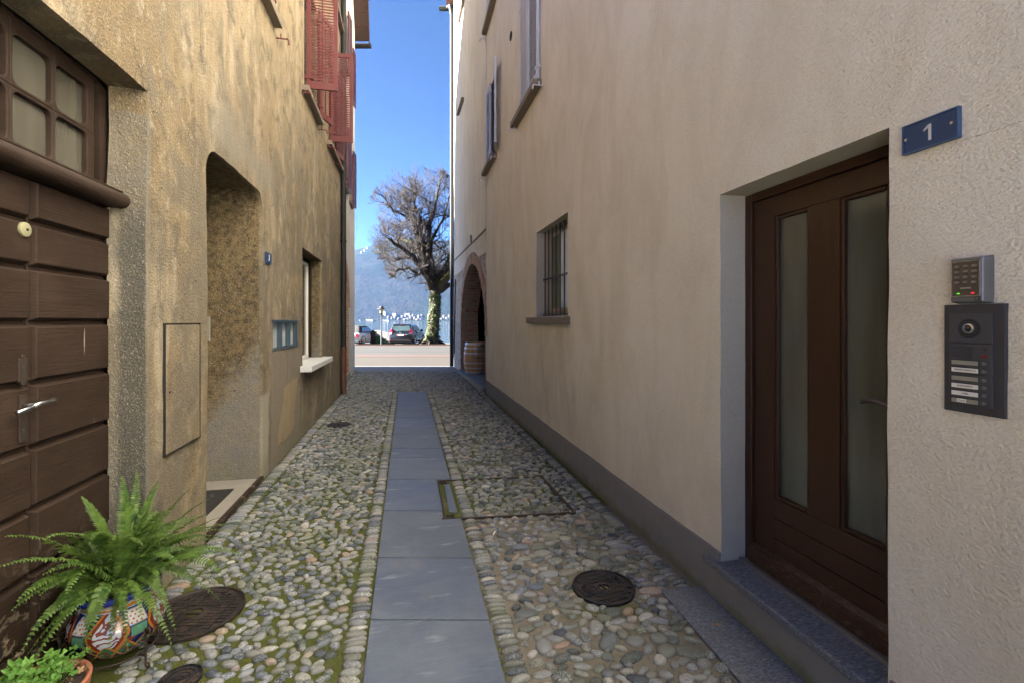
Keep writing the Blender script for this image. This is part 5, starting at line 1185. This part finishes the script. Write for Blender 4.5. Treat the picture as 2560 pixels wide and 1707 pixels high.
limbs = [([(1000,668),(985,640),(965,615),(950,590),(930,575),(905,560),(885,545)],[.27,.22,.19,.15,.12,.09,.06],-.6),
         ([(1000,668),(990,640),(975,605),(962,570),(955,530),(948,490),(938,462),(925,450)],[.30,.26,.23,.20,.17,.14,.11,.06],.4),
         ([(985,628),(972,585),(968,540),(965,500),(952,478),(950,458),(956,440)],[.20,.17,.14,.11,.08,.055,.03],-.3),
         ([(1000,668),(993,625),(985,580),(985,540),(990,500),(1000,470),(1005,440),(1012,415),(1020,400)],[.26,.22,.19,.15,.12,.09,.065,.045,.025],.2),
         ([(1000,668),(1018,630),(1035,595),(1052,565),(1058,520),(1065,480),(1060,430)],[.28,.24,.20,.17,.14,.10,.06],.5),
         ([(1002,668),(1025,640),(1050,615),(1075,600),(1100,560),(1110,520),(1105,470)],[.25,.22,.2,.17,.13,.10,.06],-.5),
         ([(1004,672),(1030,655),(1055,650),(1085,655),(1110,640)],[.2,.16,.13,.10,.06],.8),
         ([(958,600),(930,590),(905,600),(890,588),(878,570)],[.13,.10,.08,.06,.03],.6),
         ([(962,632),(940,615),(915,618),(905,635),(892,640)],[.12,.09,.07,.05,.02],-.8),
         ([(957,560),(935,555),(915,548),(900,540),(880,525)],[.12,.09,.07,.05,.03],1.0),
         ([(953,520),(935,500),(918,490),(900,478),(885,468)],[.10,.08,.06,.05,.03],-.4),
         ([(986,560),(1003,530),(1018,505),(1028,470),(1035,440)],[.12,.09,.07,.05,.03],1.2)]
br_ = MB(); tw = MB()
CC = tp(966,530); rx, rz = px(975+118,TD)-px(975,TD), (pz(378,TD)-pz(655,TD))/2
cz = (pz(378,TD)+pz(655,TD))/2
def inside(p, f=1.0):
    q = p-CC; lat = q.dot(fx); dep = q.dot(fy); zz = p.z-cz; w = 1 if zz < 0 else 1-.04*(zz/rz)
    return (lat/(rx*w))**2+(dep/(rx*.95))**2+(zz/rz)**2 < f
tipcount = 0
def grow(p, d, L, r, lev):
    if not inside(p, 1.2): return
    n = 5 if lev < 3 else 3; pts = [p]; q = p.copy(); dd = d.normalized()
    for i in range(n):
        dd = (dd+Vector((random.gauss(0,.17),random.gauss(0,.17),random.gauss(.07,.13)))).normalized(); q = q+dd*(L/n); pts.append(q.copy())
        if not inside(q, 1.06): break
    rs = [max(.0045, r*(1-.6*i/n)) for i in range(len(pts))]
    (br_ if lev < 2 else tw).tube([tuple(a) for a in pts], rs, 5 if lev < 2 else 3, cap=False)
    if lev >= 4: return
    k = {1:6, 2:5, 3:3}[lev]
    for i in range(k):
        s = random.uniform(.15, 1); j = min(len(pts)-2, int(s*(len(pts)-1))); b = pts[j].lerp(pts[j+1], random.random()); t = (pts[j+1]-pts[j]).normalized()
        side = Vector((random.gauss(0,1),random.gauss(0,1),random.gauss(.25,.8))); side = (side-t*side.dot(t)).normalized()
        grow(b, t*.55+side*.75+Vector((0,0,.12)), L*random.uniform(.42,.68), r*.5, lev+1)
for pts_, rs, dep in limbs:
    P3 = [tp(u, v, dep*i*.55) for i, (u, v) in enumerate(pts_)]; fine = []; fr_ = []
    for i in range(len(P3)-1):
        for s in (0,.5):
            fine.append(P3[i].lerp(P3[i+1], s)+Vector((random.gauss(0,.05),random.gauss(0,.05),random.gauss(0,.05)))*(1 if s else 0)); fr_.append(rs[i]*(1-s)+rs[i+1]*s)
    fine.append(P3[-1]); fr_.append(rs[-1]); br_.tube([tuple(a) for a in fine], [r_*1.12 for r_ in fr_], 8)
    m_ = len(fine)
    for i in range(2, m_):
        for _ in range(2 if i < m_-1 else 4):
            t = (fine[i]-fine[i-1]).normalized(); out = fine[i]-Vector((CC.x,CC.y,cz-3)); side = Vector((random.gauss(0,1),random.gauss(0,1),random.gauss(.1,.7)))+out.normalized()*.7; side = (side-t*side.dot(t)*.6).normalized()
            grow(fine[i].lerp(fine[i-1], random.random()), t*.3+side, random.uniform(1.1,1.9), max(.025, min(.055, fr_[i]*.4)), 1)
crown = unparent_fix(br_.build('branches', M['bark'], TE), TE); crown.data.shade_smooth()
tt = tw.build('twigs', M['twig'], TE); unparent_fix(tt, TE); print('twig faces', len(tw.f))
iv = MB()
axis = [tp(991,786),tp(993,770),tp(996,740),tp(999,705),tp(1000,678)]; ar_ = [.62,.48,.42,.39,.38]
for i in range(3000):
    s = random.random()**.85*3.99; j = int(s); f = s-j; c = axis[j].lerp(axis[j+1], f); r = ar_[j]*(1-f)+ar_[j+1]*f; a = random.uniform(0, 6.28)
    cen = -pi/2-PSI; da_ = abs((a-cen+pi) % (2*pi)-pi)
    if noise.noise(Vector((a*1.6, s*2.2, 4)))*1.0 + (.25 if da_ > 1.15 else -.12) > .12*random.random(): continue
    nrm = Vector((cos(a), sin(a), 0)); p = c+nrm*(r+random.uniform(.0,.07)); z = random.uniform(.032,.058); nn = (nrm+Vector((random.gauss(0,.5),random.gauss(0,.5),random.gauss(.1,.5)))).normalized(); u = nn.orthogonal().normalized(); v = nn.cross(u); z = random.uniform(.032,.06)
    iv.add([tuple(p+u*z), tuple(p+v*z*.8), tuple(p-u*z), tuple(p-v*z*.8)], [(0,1,2,3)])
for i in range(170):
    c = tp(1000,655)+Vector((random.gauss(0,.3),random.gauss(-.1,.3),random.uniform(-.3,1.0))); z = .04; iv.add([tuple(c+Vector((z,0,0))),tuple(c+Vector((0,z,z))),tuple(c-Vector((z,0,.5*z))),tuple(c-Vector((0,z,-z)))],[(0,1,2,3)])
unparent_fix(iv.build('ivy', M['ivy'], TE), TE)
# ================================================================ street lamp
LD = 32.2; lx = px(876,LD); b = FR(lx, LD, 0)
E = empty('street_lamp', (b[0],b[1],-.1), label='slim grey street lamp with conical hat between the white car and the black car', cat='street lamp')
mb = MB(); mb.tube([(0,0,0),(0,0,.95),(0,0,1.0),(0,0,2.15)], [.055,.055,.04,.04], 10); mb.lathe([(.075,0),(.075,.05),(.055,.06)], n=14); mb.build('pole', simple('grey_lamp_metal',(.05,.058,.06),.6,.1), E, smooth='a')
mb = MB(); mb.lathe([(.04,2.10),(.10,2.17),(.115,2.22),(.105,2.22)], n=14); mb.lathe([(.30,2.50),(.28,2.53),(.13,2.60),(.11,2.63),(.10,2.67),(.115,2.68),(.06,2.71),(0,2.72)], n=20); mb.lathe([(.29,2.50),(.0,2.54)], n=20); mb.build('lamp_hat', M['iron'], E, smooth='a')
mb = MB(); mb.lathe([(.105,2.22),(.12,2.52)], n=12); mb.build('lantern_glass', simple('amber_lamp_glass',(.45,.36,.17),.2), E)
# ================================================================ cars
def car(name, x, d, yaw, paintc, label, kind, Lc=3.95, Wc=1.74, Hc=1.49, clear=.0):
    E = empty(name, FR(x, d, -.115), -PSI+yaw, label=label, cat='car')        # local: rear at y=0, front at +y
    pm = NM('car_paint_'+kind, .22, .0 if kind == 'white' else .3, .6); pm.col(paintc); pm.b.inputs['Coat Weight'].default_value = .7; pm.b.inputs['Coat Roughness'].default_value = .05; pm = pm.done()
    hw = Wc/2; gl = M['wglass']; bl = M['black']
    # lower body: stations along y with half widths and heights
    st = [(0.0,.80,.40,.78),(.06,.93,.26,.88),(.25,.985,.20,.93),(.6,1,.19,.955),(1.2,1,.19,.945),(2.2,1,.19,.94),(3.0,.99,.20,.92),(3.5,.95,.22,.80),(3.8,.86,.26,.66),(Lc,.72,.34,.52)]
    k = Lc/3.95; mb = MB(); sec = []
    for y, w, zb, zt in st:
        W_ = hw*w; zt *= Hc/1.49
        sec.append([(-W_*.90,y*k,zb),(-W_*.985,y*k,zb+.10),(-W_,y*k,zb+.28),(-W_*.985,y*k,zt-.18),(-W_*.93,y*k,zt-.04),(-W_*.80,y*k,zt),(W_*.80,y*k,zt),(W_*.93,y*k,zt-.04),(W_*.985,y*k,zt-.18),(W_,y*k,zb+.28),(W_*.985,y*k,zb+.10),(W_*.90,y*k,zb)])
    vs = [p for s_ in sec for p in s_]; n = 12
    mb.add(vs, [(i*n+j, i*n+(j+1)%n, (i+1)*n+(j+1)%n, (i+1)*n+j) for i in range(len(sec)-1) for j in range(n)]+[tuple(range(n)), tuple(range((len(sec)-1)*n, len(sec)*n))])
    body = mb.build('body', pm, E, smooth='a', angle=38, bevel=.012)
    # greenhouse
    zt = .91*Hc/1.49; gh = [(.10,.84,.0),(.34,.72,1),(.9,.735,1.02),(1.7,.73,1.0),(2.1,.70,.95),(2.85,.80,.0)] if kind != 'white' else [(.20,.84,.0),(.52,.68,.97),(1.0,.71,1.0),(1.7,.70,.99),(2.0,.68,.93),(2.55,.80,0)]
    zr = Hc-.03; mb = MB(); sec = []
    for y, w, f in gh:
        z = zt+(zr-zt)*f; W_ = hw*w; sec.append([(-W_*(1.0 if f else 1.0)-(.11 if f else 0),y*k,zt-.02),(-W_-.02*f,y*k,z-.10*f),(-W_*.90,y*k,z-.02*f),(-W_*.5,y*k,z+.012*f),(W_*.5,y*k,z+.012*f),(W_*.90,y*k,z-.02*f),(W_+.02*f,y*k,z-.10*f),(W_+(.11 if f else 0),y*k,zt-.02)])
    vs = [p for s_ in sec for p in s_]; n = 8
    mb.add(vs, [(i*n+j, i*n+j+1, (i+1)*n+j+1, (i+1)*n+j) for i in range(len(sec)-1) for j in range(n-1)])
    mb.build('roof', pm if kind != 'white' else simple('black_soft_top',(.02,.02,.022),.8), E, smooth='a', angle=45)
    # glass set just proud of the shell
    def gpane(name, pts, m_=gl, par=E, off=.0):
        q = MB(); q.add(pts, [tuple(range(len(pts)))]); return q.build(name, m_, par, solid=.006)
    y0, y1 = gh[0][0]*k, gh[1][0]*k; f = lambda s: (y0+(y1-y0)*s-.014, zt+(zr-zt)*s)
    a, b = f(.16 if kind != 'white' else .30), f(.82); wv = hw*(.80 if kind != 'white' else .36)
    rp = [(-wv*.98,a[0],a[1]+.04),(-wv*.80,a[0]-.004,a[1]-.03),(wv*.80,a[0]-.004,a[1]-.03),(wv*.98,a[0],a[1]+.04),(wv*.84,b[0],b[1]-.03),(wv*.72,b[0]+.004,b[1]+.01),(-wv*.72,b[0]+.004,b[1]+.01),(-wv*.84,b[0],b[1]-.03)]
    rw = gpane('rear_window', rp, simple('tinted_rear_glass',(.035,.055,.06),.06,0,.4,3,spec=.7))
    for sx in (-1, 1):
        q = [(sx*(hw*.735+.118),.62*k,zt+.03),(sx*(hw*.75+.115),1.35*k,zt+.03),(sx*(hw*.75+.118),2.45*k,zt+.03),(sx*(hw*.72+.045),1.98*k,zr-.13),(sx*(hw*.735+.045),.75*k,zr-.12)]
        gpane('side_window', q)
    if kind == 'black':
        mb = MB(); mb.add([(-.62,y1-.03,zr-.03),(.62,y1-.03,zr-.03),(.60,y1+.10,zr+.015),(-.60,y1+.10,zr+.015),(-.60,y1-.06,zr-.05),(.60,y1-.06,zr-.05)],[(0,1,2,3),(4,5,1,0)]); mb.build('spoiler', pm, E, solid=.02)
        mb = MB(); mb.box((-.14,y1-.075,zr-.055),(.14,y1-.055,zr-.035)); mb.build('brake_light', simple('dark_red_lens',(.22,.01,.01),.2), E)
        for sx in (-1,1):
            mb = MB(); mb.add([(sx*.60,-.0,.80),(sx*.84,.05,.76),(sx*.80,.09,1.0),(sx*.66,.10,1.16),(sx*.60,.04,.93),(sx*.62,.14,.80),(sx*.86,.26,.78),(sx*.82,.22,1.0),(sx*.68,.2,1.16)],[(0,1,2,4),(4,2,3),(1,6,7,2),(2,7,8,3)]); tl = mb.build('tail_light', simple('red_tail_lens',(.42,.015,.035),.15), E, smooth='a')
            mb = MB(); mb.add([(sx*.62,-.014,.79),(sx*.80,.028,.77),(sx*.78,.05,.87),(sx*.635,.006,.89)],[(0,1,2,3)]); mb.build('reversing_lens', simple('white_lens',(.6,.5,.5),.15), tl, solid=.006)
            mb = MB(); mb.add([(sx*.58,.005,.40),(sx*.80,.05,.385),(sx*.84,.10,.45),(sx*.70,.022,.46)],[(0,1,2,3)]); mb.build('rear_reflector', simple('red_reflector',(.5,.03,.02),.2), E, solid=.02)
        mb = MB(); mb.add([(-.27,-.026,.655),(.27,-.026,.655),(.27,-.012,.765),(-.27,-.012,.765)],[(0,1,2,3)]); npl = mb.build('number_plate', M['label'], E, solid=.01)
        mb = MB(); mb.text('TI 38 492', .085, Matrix.Translation((0,-.030,.71)) @ Matrix.Rotation(pi/2-.1,4,'X'), .001, sx=.95); mb.build('plate_text', M['ink'], npl)
        mb = MB(); mb.box((-.265,-.034,.665),(-.215,-.026,.755)); mb.box((.215,-.034,.665),(.265,-.026,.755)); mb.build('plate_shield', simple('plate_red',(.55,.03,.04),.4), npl)
        mb = MB(); mb.lathe([(.075,0),(.06,-.01),(0,-.012)], (0,-.012,.86), 20, axis='y'); mb.v = [(x_*1,y_,.86+(z_-.86)*.38) for x_,y_,z_ in mb.v]; mb.build('emblem', M['silver'], E)
        mb = MB(); mb.tube([(.37,-.02,.70),(.44,-.02,.77),(.50,-.018,.76),(.60,-.012,.78)], .008, 5); mb.build('model_lettering', M['silver'], E)
        mb = MB(); mb.add([(-.72,-.03,.33),(.72,-.03,.33),(.80,.0,.22),(-.80,.0,.22),(-.60,-.035,.42),(.60,-.035,.42),(-.78,.3,.2),(.78,.3,.2)],[(0,1,2,3),(4,5,1,0),(3,2,7,6)]); mb.build('bumper_insert', M['anth'], E, solid=.02)
        mb = MB(); mb.tube([(-.02,y0+.0,zt+.06),(.12,y0+.03,zt+.11),(.38,y0+.06,zt+.12)], .012, 5); mb.build('wiper', M['black'], E)
    else:
        for sx in (-1,1):
            mb = MB(); n = 18; mb.add([(sx*.66+.085*cos(i*2*pi/n)*(1 if abs(sin(i*2*pi/n))<.8 else .9),-.008+.02*abs(.085*cos(i*2*pi/n)*sx+0),.70+.145*sin(i*2*pi/n)) for i in range(n)],[tuple(range(n))]); tl = mb.build('tail_light', simple('red_tail_lens_oval',(.45,.008,.03),.12), E, solid=.05)
        mb = MB(); mb.box((-.8,-.01,.2),(.8,.2,.34)); mb.build('bumper_insert', M['anth'], E, bevel=.03)
        mb = MB(); mb.lathe([(.05,0),(.04,-.01),(0,-.012)], (0,.13,1.05), 20, axis='y'); mb.build('emblem', M['silver'], E)
    for sx in (-1,1):
        mb = MB(); mb.box((sx*(hw+.02),2.05*k,zt+.0),(sx*(hw+.06),2.1*k,zt+.05)); mb.tube([(sx*(hw+.04),2.02*k,zt+.09),(sx*(hw+.14),2.0*k,zt+.10),(sx*(hw+.21),2.02*k,zt+.09)], [.075,.095,.06], 12); mb.build('wing_mirror', M['black'] if kind == 'white' else pm, E, smooth='a')
        for yw in (.62*k, 3.10*k):
            ring_y = yw; mb = MB(); mb.lathe([(.18,-.10),(.30,-.11),(.315,-.085),(.315,.085),(.30,.11),(.18,.10)], (sx*(hw-.115),ring_y,.315), 30, axis='x'); wh = mb.build('wheel', bl, E, smooth='a')
            mb = MB(); xo = sx*(hw-.115)+sx*.098
            mb.lathe([(.205,0),(.20,sx*.012),(.185,sx*.004)], (xo,ring_y,.315), 28, axis='x'); mb.lathe([(.05,sx*.012),(0,sx*.014)], (xo,ring_y,.315), 12, axis='x')
            for q in range(10):
                t = q*pi/5; c_, s_ = cos(t), sin(t); mb.add([(xo+sx*.006, ring_y+c_*r_-s_*w_, .315+s_*r_+c_*w_) for r_, w_ in ((.03,-.016),(.19,-.010),(.19,.010),(.03,.016))], [(0,1,2,3)])
            mb.build('rim', M['silver'], wh)
            mb = MB(); R1 = .375; mb.add([(sx*(hw*1.003), ring_y+R1*cos(t*pi/14), .315+R1*sin(t*pi/14)*.98) for t in range(-1,16)]+[(sx*(hw*1.003), ring_y+.31*cos(t*pi/14), .315+.31*sin(t*pi/14)) for t in range(-1,16)],[(i,i+1,18+i,17+i) for i in range(16)]); mb.build('wheel_arch', M['anth'] if kind == 'white' else M['black'], E, solid=.012)
    mb = MB(); mb.box((-hw*.85,.1,.16),(hw*.85,Lc-.3,.24)); mb.build('underbody', bl, E)
    for sx in (-1,1): mb = MB(); mb.box((sx*(hw-.01),1.05*k,.62),(sx*(hw+.003),1.055*k,.86)); mb.box((sx*(hw-.01),2.25*k,.32),(sx*(hw+.003),2.256*k,.86)); mb.box((sx*(hw-.005),1.3*k,.76),(sx*(hw+.014),1.5*k,.79)); mb.build('door_trim', M['black'], E)
    return E
car('parked_car', px(920,32.6), 32.6, radians(-3), (.012,.016,.028), 'black hatchback parked with its rear to the road, left of the tree', 'black')
car('parked_car', px(799,32.3), 32.3, radians(-7), (.50,.50,.47), 'white small car with black soft top, cut off by the left corner house', 'white', Lc=3.8, Wc=1.70, Hc=1.40)
# dark off-road car, mostly behind the right drainpipe
jd = 34; E = empty('off_road_car', FR(px(1058,jd)+.30, jd-.6, -.11), -PSI+radians(3), label='dark off road vehicle mostly hidden behind the corner drainpipe on the right', cat='car')
jp = simple('black_car_paint', (.02,.022,.026), .3, .2)
mb = MB(); mb.box((-.62,.1,.45),(.62,3.9,1.05)); mb.box((-.68,1.4,.45),(.68,3.3,1.15)); mb.build('body', jp, E, bevel=.05)
mb = MB(); mb.box((-.64,1.5,1.15),(.64,3.2,1.78)); mb.build('roof', jp, E, bevel=.06)
mb = MB(); mb.box((-.56,1.485,1.2),(.56,1.495,1.68)); mb.build('windscreen', M['wglass'], E)
mb = MB(); mb.box((-.5,.06,.62),(.5,.1,.98)); mb.build('grille', M['anth'], E, bevel=.01)
mb = MB(); mb.box((-.8,-.1,.45),(.8,.08,.62)); mb.build('bumper', M['black'], E, bevel=.03)
for sx in (-1,1):
    mb = MB(); mb.tube([(sx*.72,.25,.60),(sx*.72,.4,.86),(sx*.72,.75,.95),(sx*.72,1.1,.86),(sx*.72,1.25,.6)], .12, 8); mb.build('fender', jp, E, smooth='a')
    mb = MB(); mb.lathe([(.0,.03),(.10,.035),(.10,.05)], (sx*.38,.03,.84), 16, axis='y'); mb.build('headlight', M['silver'], E)
    mb = MB(); mb.box((sx*.74,1.4,1.15),(sx*.94,1.48,1.38)); mb.box((sx*.66,1.42,1.2),(sx*.75,1.46,1.24)); mb.build('wing_mirror', M['black'], E, bevel=.02)
    for y in (.75, 3.0):
        mb = MB(); mb.lathe([(.2,-.11),(.37,-.12),(.39,-.1),(.39,.1),(.37,.12),(.2,.11)], (sx*.72,y,.39), 26, axis='x'); w_ = mb.build('wheel', M['black'], E, smooth='a'); mb = MB(); mb.lathe([(.2,sx*.09),(.05,sx*.11),(0,sx*.11)], (sx*.72,y,.39), 20, axis='x'); mb.build('rim', M['silver'], w_)
# things on the quay between the cars
def qbox(name, u, d, w, dp, h, mat, label, cat, z=-.12, bevel=.01, extra=None):
    E = empty(name, FR(px(u,d), d, z), -PSI, label=label, cat=cat); mb = MB(); mb.box((-w/2,0,0),(w/2,dp,h)); mb.build('body', mat, E, bevel=bevel); return E
E = qbox('litter_bin', 856.5, 34.0, .36, .36, .92, M['iron'], 'dark litter bin between the white car and the green box', 'bin'); mb = MB(); mb.box((-.19,-.01,.92),(.19,.37,.96)); mb.build('lid', M['anth'], E, bevel=.01)
E = qbox('green_box', 867, 34.2, .42, .4, .62, simple('green_plastic',(.02,.10,.045),.5), 'green plastic box behind the street lamp', 'box'); mb = MB(); mb.box((.15,.02,0),(.55,.4,.42)); mb.build('low_part', simple('dark_green_plastic',(.012,.065,.04),.5), E, bevel=.01)
E = empty('covered_boat', FR(px(880,35.2), 35.2, -.12), -PSI, label='boat under a white tarpaulin behind the street lamp', cat='boat')
mb = MB(); prof = [(-1.0,.0,.92),(-.6,.04,1.0),(-.3,.10,1.02),(.0,.1,.90),(.35,.1,.86),(.75,.2,.60),(1.05,.25,.42)]
for a, b in zip(prof, prof[1:]): mb.add([(a[0],0,a[2]),(b[0],0,b[2]),(b[0]*1.02,-.35,.18),(a[0]*1.02,-.35,.18),(a[0],.6,a[2]-.05),(b[0],.6,b[2]-.05),(b[0],1.2,.18),(a[0],1.2,.18)],[(0,1,2,3),(0,1,5,4),(4,5,6,7)])
mb.build('tarpaulin', simple('white_tarpaulin',(.14,.135,.13),.7,0,.15,3,.03,3), E, smooth='a', angle=50); mb = MB(); mb.box((-1.0,-.1,.0),(1.0,.9,.35)); mb.build('hull', M['whitep'], E, bevel=.08)
E = empty('low_stone_wall', FR(px(898,35.4), 35.4, -.12), -PSI, label='short rough stone wall left of the black car', cat='wall'); mb = MB(); mb.box((-.95,0,0),(.75,.4,.42)); mb.build('body', M['rubble'], E, bevel=.02); mb = MB(); mb.box((-.98,-.03,.42),(.78,.43,.47)); mb.build('coping', M['iron'], E)
E = empty('mooring_post', FR(px(899.5,36.3), 36.3, -.12), -PSI, label='thin pale mooring post at the quay between lamp and black car', cat='post'); mb = MB(); mb.tube([(0,0,0),(0,0,1.15)], .035, 8); mb.tube([(.10,0,0),(.10,0,1.05)], .02, 8); mb.build('post', M['silver'], E)
# ================================================================ far shore: village, trees
random.seed(21)
wm = [simple('far_wall_white',(.13,.127,.12),.9), simple('far_wall_cream',(.12,.105,.085),.9), simple('far_wall_pink',(.10,.075,.06),.9)]
rm = simple('far_clay_roof', (.14,.075,.055), .9); gm = simple('far_window_dark', (.06,.07,.08), .6)
def far_house(u, v, w, h, d=2440, dp=12, wi=0, roof='gable', label=None, group=None, name='lakeside_house', glassrows=2):
    if d < 2700 and v < 736.5:
        for dd in range(2404, 3000, 3):
            if hill_h(px(u,dd), dd) >= pz(v, dd): break
        d = dd-4
    z = pz(v, d); E = empty(name, FR(px(u,d), d, z), -PSI-random.uniform(.25,.75), label=label, cat='house', group=group)
    mb = MB(); mb.box((-w/2,0,-14),(w/2,dp,h)); mb.build('wall', wm[wi], E)
    mb = MB()
    if roof == 'gable': mb.add([(-w/2-1,-1,h),(w/2+1,-1,h),(w/2+1,dp+1,h),(-w/2-1,dp+1,h),(-w/2,dp/2,h+3.2),(w/2,dp/2,h+3.2)],[(0,1,5,4),(2,3,4,5),(0,4,3),(1,2,5),(0,3,2,1)])
    else: mb.box((-w/2-.8,-.8,h),(w/2+.8,dp+.8,h+.7))
    mb.build('roof', rm if roof == 'gable' else wm[0], E)
    nw = max(2, int(w/4.5)); rows = max(1, int(h/3.4))
    for i in range(nw):
        for j in range(rows):
            x = -w/2+w*(i+.5)/nw; z0 = 1+j*h/rows; mb = MB(); mb.box((x-.7,-.15,z0),(x+.7,.02,z0+1.5)); mb.build('window', gm, E)
    return E
VG = 'village houses on the far shore'; LBL = 'tiny pale village house among the cluster on the far lake shore'
for u, v, w, h, wi, rf_ in ((890,731,9,9,0,'gable'),(898,733,8,7,1,'gable'),(905,732,7,10,1,'gable'),(913,734,10,6,2,'gable'),(922,731,10,10,0,'gable'),(930,728,8,9,0,'gable'),
     (934,735,12,6,0,'gable'),(941,731,10,9,1,'gable'),(947,727,8,8,0,'gable'),(950,733,10,7,1,'gable'),(960,730,7,12,0,'gable'),(967,729,7,12,1,'gable'),(966,735,12,6,2,'gable'),(1018,729,9,8,1,'gable'),(1024,733,9,8,0,'gable'),
     (1030,728,9,7,0,'gable'),(1034,734,10,6,1,'gable'),(1012,735,10,6,0,'gable'),(1040,732,10,8,2,'gable'),(1005,731,9,9,0,'gable'),(956,736,12,5,0,'gable'),(927,736,10,5,1,'gable')):
    far_house(u, v, w, h, 2430+random.uniform(0,60)+(738-v)*14, wi=wi, roof=rf_, label=LBL, group=VG)
far_house(983, 734, 16, 22, 2470, wi=2, roof='flat', label='pinkish block of flats beside the white crane on the far shore')
far_house(992, 736, 14, 15, 2480, wi=0, roof='flat', label='white block right behind the crane on the far shore')
far_house(905, 727, 26, 16, 2490, wi=0, roof='flat', label='white flat roofed apartment block above the black car on the far shore')
far_house(880, 722, 34, 14, 2520, wi=0, roof='flat', label='long pale terraced building behind the street lamp on the far shore', dp=10)
far_house(935, 724, 30, 10, 2560, wi=1, roof='flat', label='low flat pale building uphill on the far shore')
far_house(848, 737, 46, 6.5, 2415, wi=0, roof='flat', label='long white boathouse with dark openings on the far waterline', name='boathouse')
far_house(884, 737.5, 60, 4.5, 2415, wi=0, roof='flat', label='long low jetty building on the far waterline', name='boathouse')
far_house(826, 737, 8, 4, 2412, wi=0, roof='flat', label='tiny white hut alone at the left of the far waterline', name='hut')
for (u, v, w, h, lb) in ((836,579,22,12,'white house high on the wooded hillside, right one of three'),(829,583,14,9,'white house high on the wooded hillside, lowest of three'),(842,573,16,9,'white house high on the wooded hillside, highest of three')):
    d = 3050
    for dd in range(2500, 4600, 10):
        x_ = px(u, dd)
        if hill_h(x_, dd) >= pz(v, dd): d = dd; break
    far_house(u, v-2, w, h, d, wi=0, roof='flat', label=lb, name='hillside_house')
E = empty('crane', FR(px(987,2450), 2450, -1), -PSI, label='white tower crane standing on the far lake shore left of the trunk', cat='crane'); mb = MB(); mb.box((-1.3,-1.3,0),(1.3,1.3,36)); mb.build('mast', wm[0], E); mb = MB(); mb.box((-11,-1,36),(3,1,39)); mb.build('jib', wm[0], E)
ft = leafmat('far_shore_evergreen', (.008,.015,.007), (.022,.03,.014), .05)
for i in range(64):
    u = random.uniform(818,1045); d = random.uniform(2412,2475); hgt = random.uniform(6,12); zb = -1 if d < 2440 else hill_h(px(u,d), d)
    E = empty('shore_tree', FR(px(u,d), d, zb), random.uniform(0,6), label='small round tree among the many along the far lake shore', cat='tree', group='trees along the far shore')
    mb = MB(); mb.tube([(0,0,-3),(0,0,hgt*.4)], .6, 5); mb.build('trunk', M['twig'], E); mb = MB()
    for q in range(90):
        a, e = random.uniform(0,6.28), random.uniform(-1.2,1.5); r = hgt*.42*random.uniform(.55,1); c = Vector((cos(a)*cos(e)*r, sin(a)*cos(e)*r, hgt*.55+sin(e)*r*1.1)); n_ = Vector((random.gauss(0,1),random.gauss(0,1),random.gauss(0,1))).normalized(); w_ = n_.orthogonal().normalized()*hgt*.11; v_ = n_.cross(w_)
        mb.add([tuple(c+w_),tuple(c+v_),tuple(c-w_),tuple(c-v_)],[(0,1,2,3)])
    mb.build('crown', ft, E)
# ================================================================ haze over the lake
HZ = 1
if HZ:
    hm = bpy.data.materials.new('lake_haze'); hm.use_nodes = True; t_ = hm.node_tree; t_.nodes.remove(t_.nodes['Principled BSDF']); pv = t_.nodes.new('ShaderNodeVolumePrincipled')
    pv.inputs['Color'].default_value = (.24,.50,1,1); pv.inputs['Density'].default_value = .00003; pv.inputs['Anisotropy'].default_value = .2
    t_.links.new(pv.outputs[0], t_.nodes['Material Output'].inputs['Volume'])
    mb = MB(); mb.box((-9500,-400,-40),(9500,5700,820)); hz_ = mb.build('haze', hm); tag(hz_, 'pale blue haze over the lake and the far wooded shore', 'haze', kind='stuff')
